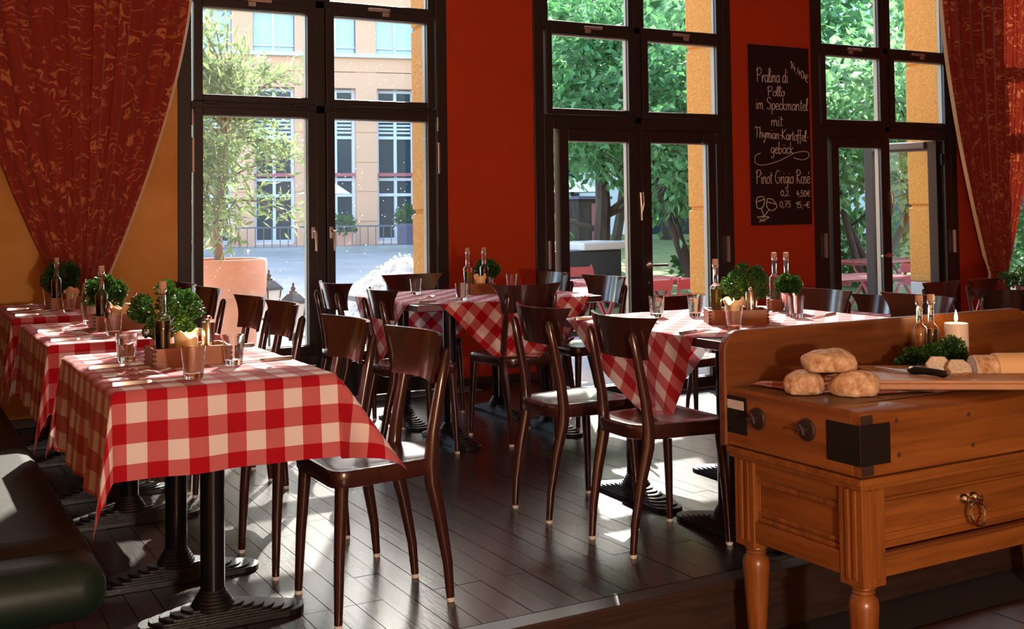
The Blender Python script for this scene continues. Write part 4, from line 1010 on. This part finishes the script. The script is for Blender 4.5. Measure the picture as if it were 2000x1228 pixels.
def slab_bread(name, label, loc, pts, th, rot):
    t = thing(name, label, 'bread', loc); m = MB().prism(pts, 0, th); m.xf(Matrix.Rotation(rot[2], 4, 'Z') @ Matrix.Rotation(rot[0], 4, 'X'))
    m.build('crumb', 'crumb', t, bevel=.004); c = MB().prism([(a*1.04, b*1.04) for a, b in pts], th*.12, th*.88); c.xf(Matrix.Rotation(rot[2], 4, 'Z') @ Matrix.Rotation(rot[0], 4, 'X'))
    c.build('crust', 'crust', t, bevel=.003); return t
sp = [(-.035, -.022), (.035, -.022), (.038, .005), (.022, .026), (-.018, .028), (-.038, .006)]
slab_bread('bread_slice', 'cut bread slice leaning upright against the parsley', (2.925, 2.475, ZC+.022), sp, .016, (1.2, 0, -.5))
slab_bread('bread_slice', 'cut bread slice lying in front of the leaning slice', (2.955, 2.425, ZC+.012), sp, .022, (.85, 0, -.35))
lf = thing('bread_loaf', 'cut loaf of white bread wrapped in brown paper on the cutting board', 'bread', (3.115, 2.385, ZC-.001), math.radians(-28))
pts = [(.045*math.cos(a)*(1 if math.cos(a) > 0 else 1), .0+.034*max(math.sin(a), -.15)*1.35+.006) for a in [2*PI*k/20 for k in range(20)]]
def loafseg(x0, x1, s, mt, nm):
    m = MB(); n = len(pts); xs = [x0+(x1-x0)*k/4 for k in range(5)]
    for x_ in xs: m.v += [(x_, a*s, b*s+.002) for a, b in pts]
    for i in range(4):
        for k in range(n): a, b = i*n+k, i*n+(k+1) % n; m.f.append((a, b, b+n, a+n))
    m.f.append(tuple(range(n-1, -1, -1))); m.f.append(tuple(range(4*n, 5*n))); m.build(nm, mt, lf, smooth=True)
loafseg(-.095, -.090, .97, 'crumb', 'cut_face'); loafseg(-.091, .04, 1.0, 'crust', 'loaf'); loafseg(-.025, .18, 1.10, 'wrap_paper', 'paper_wrap')
bottle(3.195, 2.775, ZB, 'corked bottle half full of pale oil standing on the butcher block', 'olive_oil', .078, 1.0)
bottle(3.258, 2.778, ZB, 'corked bottle of dark vinegar standing on the butcher block', 'balsamic', .139, 1.0)
cd = thing('pillar_candle', 'smooth cream pillar candle burning on the butcher block', 'candle', (3.335, 2.735, ZB), 0, 'pillar candles')
MB().lathe([(.0, 0), (.040, 0), (.041, .003), (.041, .151), (.039, .155), (.034, .154), (.0, .152)], n=32).build('wax_body', 'wax_pale', cd, smooth=True)
MB().tube([(0, 0, .151), (.001, 0, .163)], .0012, 5).build('wick', 'frame_gap', cd)
MB().lathe([(.0, .158), (.0045, .164), (.0065, .172), (.0038, .188), (.0, .202)], n=12, cap=False).build('flame', 'flame', cd, smooth='all')
l = lamp('candle_light', 'POINT', (0, 0, .205), .9, (1, .62, .28), .01); l.parent = cd
pb = thing('parsley_bunch', 'bunch of curly parsley lying on the block between cutting board and candle', 'parsley', (3.125, 2.665, ZB+.050), math.radians(-20))
f = parsley_mesh(33, .145, .055, .046, 4200).build('foliage', 'parsley', pb); f['kind'] = 'stuff'
f = parsley_mesh(34, .05, .04, .045, 700).build('foliage', 'parsley', pb, loc=(.07, -.01, .035)); f['kind'] = 'stuff'
sg = parsley_mesh(39, .02, .02, .016, 160).build('parsley_sprig', 'parsley', None, loc=(2.91, 4.82, .014)); tag(sg, 'tiny parsley sprig fallen on the floor planks', 'parsley')

# ------------------------------------------------------------------ outside: ground, tree in pot, lanterns, gravel
m = MB(); gx = [-8, 0, 2, 4, 6, 9, 14, 22, 40, 70]; gy = [WY+.08, 9, 11, 14, 18, 22.5, 26, 34, 60]; gzv = [LOW-.02, LOW-.02, -.15, -.05, .08, .26, .30, .32, .4]
for j, y in enumerate(gy):
    for x in gx: m.v.append((x, y, gzv[j]))
for j in range(len(gy)-1):
    for i in range(len(gx)-1): a = j*len(gx)+i; m.f.append((a, a+1, a+len(gx)+1, a+len(gx)))
gd = m.build('ground', 'paving'); struct(gd)
m = MB()
for i, k_ in enumerate([0, .12, .3, .6, 1, 2]):
    for j, y in enumerate([10.6, 13, 17, 22, 30]): m.v.append(((.60+k_)*y, y, [-.12, -.04, .12, .40, .5][j]+.02))
for i in range(5):
    for j in range(4): a = i*5+j; m.f.append((a, a+5, a+6, a+1))
struct(m.build('lawn', 'grass'))
ot = thing('potted_olive_tree', 'olive tree with silvery leaves in a large terracotta pot outside the window', 'tree', (2.385, 9.02, LOW-.02))
MB().lathe([(.0, 0), (.21, 0), (.225, .02), (.29, .80), (.325, .81), (.335, .83), (.345, 1.08), (.335, 1.10), (.30, 1.10), (.295, 1.04), (.0, 1.04)], n=40).build('pot', 'terracotta', ot, smooth=True)
MB().lathe([(.29, 1.045), (.0, 1.06)], n=24, cap=False).build('soil', 'soil', ot)
rnd = random.Random(5)
MB().tube([(-.02, 0, 1.04), (-.03, .01, 1.12), (-.06, 0, 1.3), (-.04, .03, 1.5), (.0, .0, 1.75), (.04, .03, 2.1), (.02, 0, 2.6), (.05, .02, 3.0)], [.05, .042, .034, .03, .026, .02, .013, .006], 10).build('trunk', 'bark_pale', ot, smooth=True)
br = MB(); lm = MB()
for k in range(54):
    z0 = rnd.uniform(1.35, 2.75); a = rnd.uniform(0, 2*PI); R = rnd.uniform(.45, .95)*(1 if z0 < 2.2 else .62); dz = rnd.uniform(-.25, .55)
    p0 = Vector((0, 0, z0)); p2 = Vector((R*math.cos(a), R*math.sin(a), z0+dz)); p1 = (p0+p2)/2+Vector((0, 0, rnd.uniform(.0, .2)))
    pth = [p0.lerp(p1, t).lerp(p1.lerp(p2, t), t) for t in (0, .25, .5, .75, 1)]
    br.tube(pth, [.012, .009, .007, .005, .002], 5)
    for q in range(105):
        t = rnd.uniform(.2, 1.05); p = p0.lerp(p1, t).lerp(p1.lerp(p2, t), t)+Vector((rnd.gauss(0, .07), rnd.gauss(0, .07), rnd.gauss(0, .07)))
        leaf_mesh(lm, p, (p2-p0).normalized()*.7+Vector((0, 0, rnd.uniform(-.6, .4))), rnd.uniform(.08, .15), rnd.uniform(.018, .030), rnd, .2)
br.build('branch', 'bark_pale', ot, smooth=True); f = lm.build('foliage', 'olive_leaf', ot); f['kind'] = 'stuff'
def lantern(x, y, ztop, s, label):
    z0 = LOW-.02; t = thing('garden_lantern', label, 'lantern', (x, y, z0), .4, 'garden lanterns'); H = ztop-z0
    bz_ = H-.42*s
    MB().lathe([(.05*s, 0), (.012, .03), (.012, bz_)], n=12).build('post', 'lantern_metal', t)
    def tap(w0, w1, z0_, z1_): return MB().add([(-w0, -w0, z0_), (w0, -w0, z0_), (w0, w0, z0_), (-w0, w0, z0_), (-w1, -w1, z1_), (w1, -w1, z1_), (w1, w1, z1_), (-w1, w1, z1_)], [(0, 3, 2, 1), (4, 5, 6, 7), (0, 1, 5, 4), (1, 2, 6, 5), (2, 3, 7, 6), (3, 0, 4, 7)])
    tap(.045*s, .05*s, bz_, bz_+.02*s).build('base', 'lantern_metal', t)
    tap(.043*s, .068*s, bz_+.02*s, bz_+.25*s).build('pane', 'facade_frame', t)
    for a, b in ((-1, -1), (1, -1), (1, 1), (-1, 1)): MB().tube([(a*.044*s, b*.044*s, bz_+.02*s), (a*.070*s, b*.070*s, bz_+.25*s)], .006*s, 6).build('corner_bar', 'lantern_metal', t)
    tap(.085*s, .075*s, bz_+.25*s, bz_+.275*s).build('rim', 'lantern_metal', t); tap(.074*s, .03*s, bz_+.275*s, bz_+.33*s).build('roof', 'lantern_metal', t)
    MB().lathe([(.03*s, bz_+.33*s), (.035*s, bz_+.345*s), (.018*s, bz_+.36*s), (.022*s, bz_+.375*s), (.008*s, bz_+.39*s), (.010*s, bz_+.405*s), (.0, bz_+.42*s)], n=12).build('finial', 'lantern_metal', t, smooth=True)
lantern(2.789, 9.12, .78, 1.0, 'dark metal garden lantern right beside the terracotta pot'); lantern(2.865, 8.72, .69, 1.0, 'dark metal garden lantern between the other two lanterns'); lantern(3.23, 8.32, .42, .9, 'low dark metal garden lantern farthest from the terracotta pot')
gp = MB(); rnd = random.Random(3)
heap = lambda x, y: max(0, .95-((x-4.95)**2/1.4**2+(y-11.3)**2/1.25**2)**.5*.95)
n = 26
for j in range(n+1):
    for i in range(n+1): x, y = 3.4+3.2*i/n, 9.9+2.8*j/n; gp.v.append((x, y, -.14+heap(x, y)*.98-(.2 if heap(x, y) == 0 else 0)))
for j in range(n):
    for i in range(n): a = j*(n+1)+i; gp.f.append((a, a+1, a+n+2, a+n+1))
for k in range(5200):
    x, y = rnd.uniform(3.5, 6.5), rnd.uniform(10.0, 12.6); h = heap(x, y)
    if h <= .02: continue
    s = rnd.uniform(.018, .036); c = Vector((x, y, -.14+h+s*.3)); q = [c+Vector((rnd.uniform(-1, 1), rnd.uniform(-1, 1), rnd.uniform(-1, 1)))*s for _ in range(5)]
    gp.add(q, [(0, 1, 2), (0, 2, 3), (0, 3, 4), (1, 2, 4), (2, 3, 4), (0, 1, 4)])
o = gp.build('gravel_heap', 'gravel'); tag(o, 'heap of pale gravel on the paving beyond the garden window', 'gravel', kind='stuff')
# ------------------------------------------------------------------ building opposite
FA = math.radians(-12.5); ex = Vector((math.cos(FA), math.sin(FA), 0)); ey = Vector((-math.sin(FA), math.cos(FA), 0))
fb_ = thing('apartment_building', 'peach building with tall blue-framed windows across the square', 'building', (11.08, 28.2, .42), FA)
FW = [(-9.2+1.62*k) for k in range(8)]     # left edge of every bay, local x
bwid = 1.05
segs = [-14]+[v for a in FW for v in (a, a+bwid)]+[3.6]
for k in range(0, len(segs), 2):
    for z0, z1 in ((0, .62), (.64, 1.42), (1.44, 2.2), (2.22, 3.0), (3.02, 3.78), (3.80, 4.2)):
        box(segs[k], segs[k+1], 0, .6, z0, z1).build('facade_course', 'facade', fb_)
    box(segs[k]+.01, segs[k+1]-.01, .03, .6, 0, 8.3).build('pier_core', 'facade', fb_)
box(-14, 3.6, .0, .6, 4.2, 4.62).build('spandrel', 'facade', fb_); box(-14, 3.6, .0, .6, 4.64, 5.02).build('spandrel', 'facade', fb_)
box(-14, 3.6, -.12, .6, 5.02, 5.12).build('sill', 'facade_frame', fb_); box(-14, 3.6, 0, .6, 6.22, 8.3).build('spandrel', 'facade', fb_)
for k in range(0, len(segs), 2):
    box(segs[k], segs[k+1], .06, .5, 5.12, 6.22).build('panel', 'facade_violet', fb_)
for a in FW:
    wn = box(a, a+bwid, .32, .36, .15, 4.2).build('window', 'facade_glass', fb_)
    f = MB()
    for xx in (a, a+bwid*.47, a+bwid-.08): f.box(xx, xx+.08, .24, .33, .1, 4.2)
    for zz_ in (.1, 1.30, 1.72, 2.85, 3.45, 4.1): f.box(a, a+bwid, .25, .33, zz_, zz_+.08)
    f.build('window_frame', 'facade_frame', fb_)
    box(a-.02, a+bwid+.02, .12, .24, 1.84, 1.93).build('red_bar', 'facade_red', fb_)
    bl = MB()
    for q in range(4): bl.box(a+.09, a+bwid-.09, .28, .30, 3.0+q*.1, 3.05+q*.1)
    bl.build('blind', 'facade_frame', fb_)
    box(a-.10, a+bwid+.10, .2, .24, 5.12, 6.22).build('window', 'facade_glass_pale', fb_)
    f = MB()
    for xx in (a-.12, a+bwid*.45, a+bwid+.04): f.box(xx, xx+.08, .12, .22, 5.12, 6.22)
    f.box(a-.1, a+bwid+.1, .12, .22, 5.28, 5.32); f.build('window_frame', 'facade_frame', fb_)
box(-14, 3.6, -1.6, 0, -.4, .02).build('terrace', 'paving', fb_)
for k in range(3): box(-14, 3.6, -2.1-.4*k, -1.6-.4*k, -.5, -.06-.10*k).build('step', 'paving', fb_)
rl = MB()
for k in range(88): rl.box(-14+.2*k, -13.98+.2*k, -1.45, -1.43, .02, .52)
rl.box(-14, 3.6, -1.46, -1.42, .5, .54); rl.build('railing', 'railing', fb_)
def planter(lx, label, potm, h, seed):
    p = fb_.matrix_basis @ Vector((lx, -.95, .02)); t = thing('planter', label, 'planter', p, FA, 'planters before the building')
    box(-.25, .25, -.22, .22, 0, h).build('box', potm, t, bevel=.01); r = random.Random(seed); lm = MB()
    for c, d in foliage_pts(r, 260, .34, .30, .26): leaf_mesh(lm, c, d, .12, .08, r)
    f = lm.build('foliage', 'shrub_leaf', t, loc=(0, 0, h+.18)); f['kind'] = 'stuff'
planter(1.15, 'dark planter with a round green shrub before the building', 'facade_violet', .55, 1); planter(-.55, 'terracotta planter with a dark shrub before the building', 'terracotta', .35, 2); planter(-4.0, 'terracotta planter before the building behind the olive tree', 'terracotta', .35, 3)
ub = thing('parasol', 'white parasol open on the square before the peach building', 'parasol', (7.55, 21.0, .24))
MB().lathe([(.03, 0), (.03, 1.75)], n=10).build('pole', 'dark_metal', ub); MB().lathe([(.55, 1.40), (.3, 1.56), (.0, 1.72)], n=8, cap=False).build('canopy', 'canvas_white', ub)
wb = thing('white_building', 'pale bluish building behind the trees', 'building', (16, 32, .2), math.radians(-32))
wl = MB()
for k in range(7): wl.box(-14, 22, 0, .5, k*1.1, k*1.1+1.085)
wl.build('wall', 'white_wall', wb); box(-14, 22, .05, .5, 0, 7.7).build('wall_core', 'facade_frame', wb)
for k in range(9): w_ = box(-12+k*3.6, -10.6+k*3.6, -.03, .05, .2 if k % 2 else 1.0, 2.7).build('window', 'facade_violet' if k % 3 == 0 else 'facade_glass', wb)

# ------------------------------------------------------------------ trees, shrubs, beer garden
def tree(x, y, z, H, R, seed, label, leaf='tree_leaf', nleaf=4200, L=.17, stems=1, low=.35):
    t = thing('garden_tree', label, 'tree', (x, y, z), 0, 'trees of the beer garden'); rnd = random.Random(seed); tr = MB(); lm = MB(); tips = []
    for s in range(stems):
        a = rnd.uniform(0, 2*PI); lean = .16 if stems == 1 else .42; b = Vector((.12*s*math.cos(a*3), .12*s*math.sin(a*3), 0)); top = b+Vector((math.cos(a)*lean*H*.5, math.sin(a)*lean*H*.5, H*.62)); mid = (b+top)/2+Vector((rnd.gauss(0, .12), rnd.gauss(0, .12), 0))
        r0_ = (.15 if stems == 1 else .07)*H/5
        tr.tube([b, b.lerp(mid, .5)+Vector((rnd.gauss(0, .05), rnd.gauss(0, .05), 0)), mid, mid.lerp(top, .6), top], [r0_*1.25, r0_, r0_*.8, r0_*.55, r0_*.25], 8)
        for k in range(9 if stems == 1 else 4):
            u = rnd.uniform(.35, 1); p = b.lerp(mid, u*2) if u < .5 else mid.lerp(top, u*2-1); d = Vector((rnd.gauss(0, 1), rnd.gauss(0, 1), rnd.uniform(.1, .9))).normalized(); e = p+d*R*rnd.uniform(.5, .95)
            tr.tube([p, p.lerp(e, .5)+Vector((0, 0, .1)), e], [r0_*.4, r0_*.25, r0_*.08], 5); tips.append(e)
    tr.build('trunk', 'bark', t, smooth=True)
    cz = H*(low+1)/2
    for c in range(26):
        d = Vector((rnd.gauss(0, 1), rnd.gauss(0, 1), rnd.gauss(0, 1))).normalized()*rnd.uniform(.4, 1); tips.append(Vector((d.x*R, d.y*R, cz+d.z*H*(1-low)/2)))
    for k in range(nleaf):
        c = tips[rnd.randrange(len(tips))]; o_ = Vector((rnd.gauss(0, .30), rnd.gauss(0, .30), rnd.gauss(0, .22)))*R*.55
        leaf_mesh(lm, c+o_, o_.normalized()+Vector((0, 0, -.3)), rnd.uniform(.7, 1.2)*L, rnd.uniform(.45, .65)*L, rnd)
    f = lm.build('foliage', leaf, t); f['kind'] = 'stuff'
tree(9.1, 13.6, -.02, 4.4, 1.25, 21, 'single-trunk tree standing behind the closed glass door', 'tree_leaf', 5200, .17, 1, .42)
tree(9.3, 11.6, -.10, 3.9, 1.4, 22, 'many-stemmed dark tree beside the yellow pier', 'tree_leaf', 5200, .15, 7, .45)
tree(12.4, 11.7, -.06, 3.9, 1.9, 23, 'leaning branched tree behind the open terrace door', 'tree_leaf_pale', 5200, .17, 3, .40)
tree(11.9, 17.5, .15, 6.3, 2.1, 24, 'tall pale leafy tree filling the upper panes of the closed door', 'tree_leaf_pale', 6500, .22, 2, .35)
tree(15.5, 16.5, .2, 6.0, 3.0, 25, 'broad tree on the lawn in front of the pale building', 'tree_leaf', 6500, .24, 1, .30)
tree(19.5, 15.0, .3, 6.0, 3.0, 26, 'farther tree on the lawn seen through the terrace door', 'tree_leaf_pale', 6500, .24, 1, .25)
tree(18.6, 24.5, .3, 8.0, 2.6, 27, 'high tree at the back of the lawn', 'tree_leaf_pale', 6000, .28, 1, .22)
tree(24.6, 20.0, .3, 8.5, 2.8, 28, 'rearmost tree beside the pale building', 'tree_leaf', 6000, .30, 1, .2)
def shrub(x, y, z, r, h, seed, label):
    t = thing('shrub', label, 'shrub', (x, y, z), 0, 'shrubs on the lawn'); rnd = random.Random(seed); lm = MB()
    for c, d in foliage_pts(rnd, 1400, r, r, h, .6): leaf_mesh(lm, c+Vector((0, 0, h*.9)), d, .13, .08, rnd)
    f = lm.build('foliage', 'shrub_leaf', t); f['kind'] = 'stuff'; MB().tube([(0, 0, 0), (.02, 0, h)], .03, 6).build('stem', 'bark', t)
shrub(13.6, 13.0, .05, .75, .6, 1, 'round green shrub on the lawn before the pale building'); shrub(10.75, 12.6, .0, .85, .5, 2, 'low wide shrub below the many-stemmed tree'); shrub(17.5, 13.6, .2, .9, .7, 3, 'green shrub at the far end of the lawn')
gz = lambda y: LOW-.02 if y < 9 else LOW-.02+.035*(y-9)
def picnic_table(x, y, rz, label, L=1.25, Wd=.72, H=.74):
    z = gz(y)
    t = thing('garden_table', label, 'garden table', (x, y, z), rz, 'red beer garden tables')
    for k in range(6): box(-L/2, L/2, -Wd/2+k*Wd/6+.004, -Wd/2+(k+1)*Wd/6-.004, H-.025, H).build('plank', 'picnic_red', t, bevel=.003)
    for s in (-1, 1):
        for q in (-1, 1): MB().tube([(s*L*.36, q*Wd*.40, 0), (s*L*.33, -q*Wd*.22, H-.03)], .022, 6).build('leg', 'picnic_red', t)
        box(s*L*.34-.02, s*L*.34+.02, -Wd*.42, Wd*.42, H-.065, H-.025).build('batten', 'picnic_red', t)
def garden_chair(x, y, rz, label):
    z = gz(y)
    t = thing('garden_chair', label, 'garden chair', (x, y, z), rz, 'red folding garden chairs')
    for k in range(5): box(-.19+k*.077, -.19+k*.077+.062, -.21, .21, .44, .458).build('seat_slat', 'picnic_red', t)
    for k, (z0, z1) in enumerate(((.56, .66), (.70, .80))):
        MB().add([(-.22-.03*k, -.22, z0), (-.22-.03*k, .22, z0), (-.25-.03*k, .22, z1), (-.25-.03*k, -.22, z1), (-.205-.03*k, -.22, z0), (-.205-.03*k, .22, z0), (-.235-.03*k, .22, z1), (-.235-.03*k, -.22, z1)], [(0, 1, 2, 3), (7, 6, 5, 4), (0, 4, 5, 1), (1, 5, 6, 2), (2, 6, 7, 3), (3, 7, 4, 0)]).build('back_slat', 'picnic_red', t)
    for s in (-1, 1):
        MB().tube([(.20, s*.20, 0), (-.20, s*.20, .45), (-.27, s*.20, .82)], .012, 6).build('frame', 'picnic_red', t); MB().tube([(-.20, s*.18, 0), (.18, s*.18, .45)], .012, 6).build('leg', 'picnic_red', t)
for i, (x, y, r) in enumerate(((8.75, 8.45, .1), (11.2, 10.3, .15), (5.35, 8.55, .05), (6.60, 9.42, .0))):
    lbs = ['red garden table nearest outside the open terrace door', 'red garden table farther out beyond the open terrace door', 'red garden table right outside the closed glass door', 'red garden table beside the yellow pier']
    picnic_table(x, y, r, lbs[i])
for i, (x, y, r) in enumerate(((6.22, 8.72, 1.57), (6.72, 8.72, 1.57), (6.60, 10.12, -1.57), (4.38, 8.6, 0), (9.75, 8.55, 3.0), (10.0, 9.05, 2.9), (8.0, 9.35, -.4), (11.9, 10.1, 3.0), (10.5, 10.9, -.2))):
    lbs = ['red slatted garden chair with its back to the closed door, beside the doorway', 'red slatted garden chair close to the yellow pier', 'red slatted garden chair on the far side of the table beside the pier', 'red slatted garden chair outside the closed door, towards the garden window',
           'red slatted garden chair beside the stucco pier of the open door', 'red slatted garden chair behind the one beside the stucco pier of the open door', 'red slatted garden chair between the two glass doors outside', 'red slatted garden chair at the farther table beyond the open door', 'red slatted garden chair on the lawn side of the farther table']
    garden_chair(x, y, r, lbs[i])
cr = thing('garden_cart', 'dark wooden cart with a pale cover standing under the single-trunk tree', 'cart', (8.0, 12.7, -.08), .2)
box(-.55, .55, -.4, .4, .28, .80).build('bed', 'dark_panel', cr, bevel=.02); box(-.2, .95, -.45, .45, .80, .90).build('cover', 'plinth_stone', cr, bevel=.02)
for s in (-1, 1):
    for q in (-1, 1): MB().lathe([(.22, -.03), (.22, .03)], (s*.4, q*.43, .22), 18, 'Y').build('wheel', 'dark_metal', cr)
u2 = thing('parasol', 'white parasol over a brown stall beyond the closed glass door', 'parasol', (14.55, 23.0, .28))
MB().lathe([(.04, 0), (.04, 1.75)], n=10).build('pole', 'dark_metal', u2); MB().lathe([(.9, 1.42), (.4, 1.60), (.0, 1.78)], n=8, cap=False).build('canopy', 'canvas_white', u2)
st = thing('market_stall', 'narrow reddish brown stall under the white parasol', 'stall', (14.35, 22.2, .27), .3)
box(-.55, .55, -.3, .3, 0, 1.25).build('body', 'bark', st, bevel=.02); box(-.1, .12, -.32, -.29, .1, 1.15).build('door', 'picnic_red', st); box(-.62, .62, -.37, .37, 1.25, 1.32).build('roof', 'facade_violet', st)
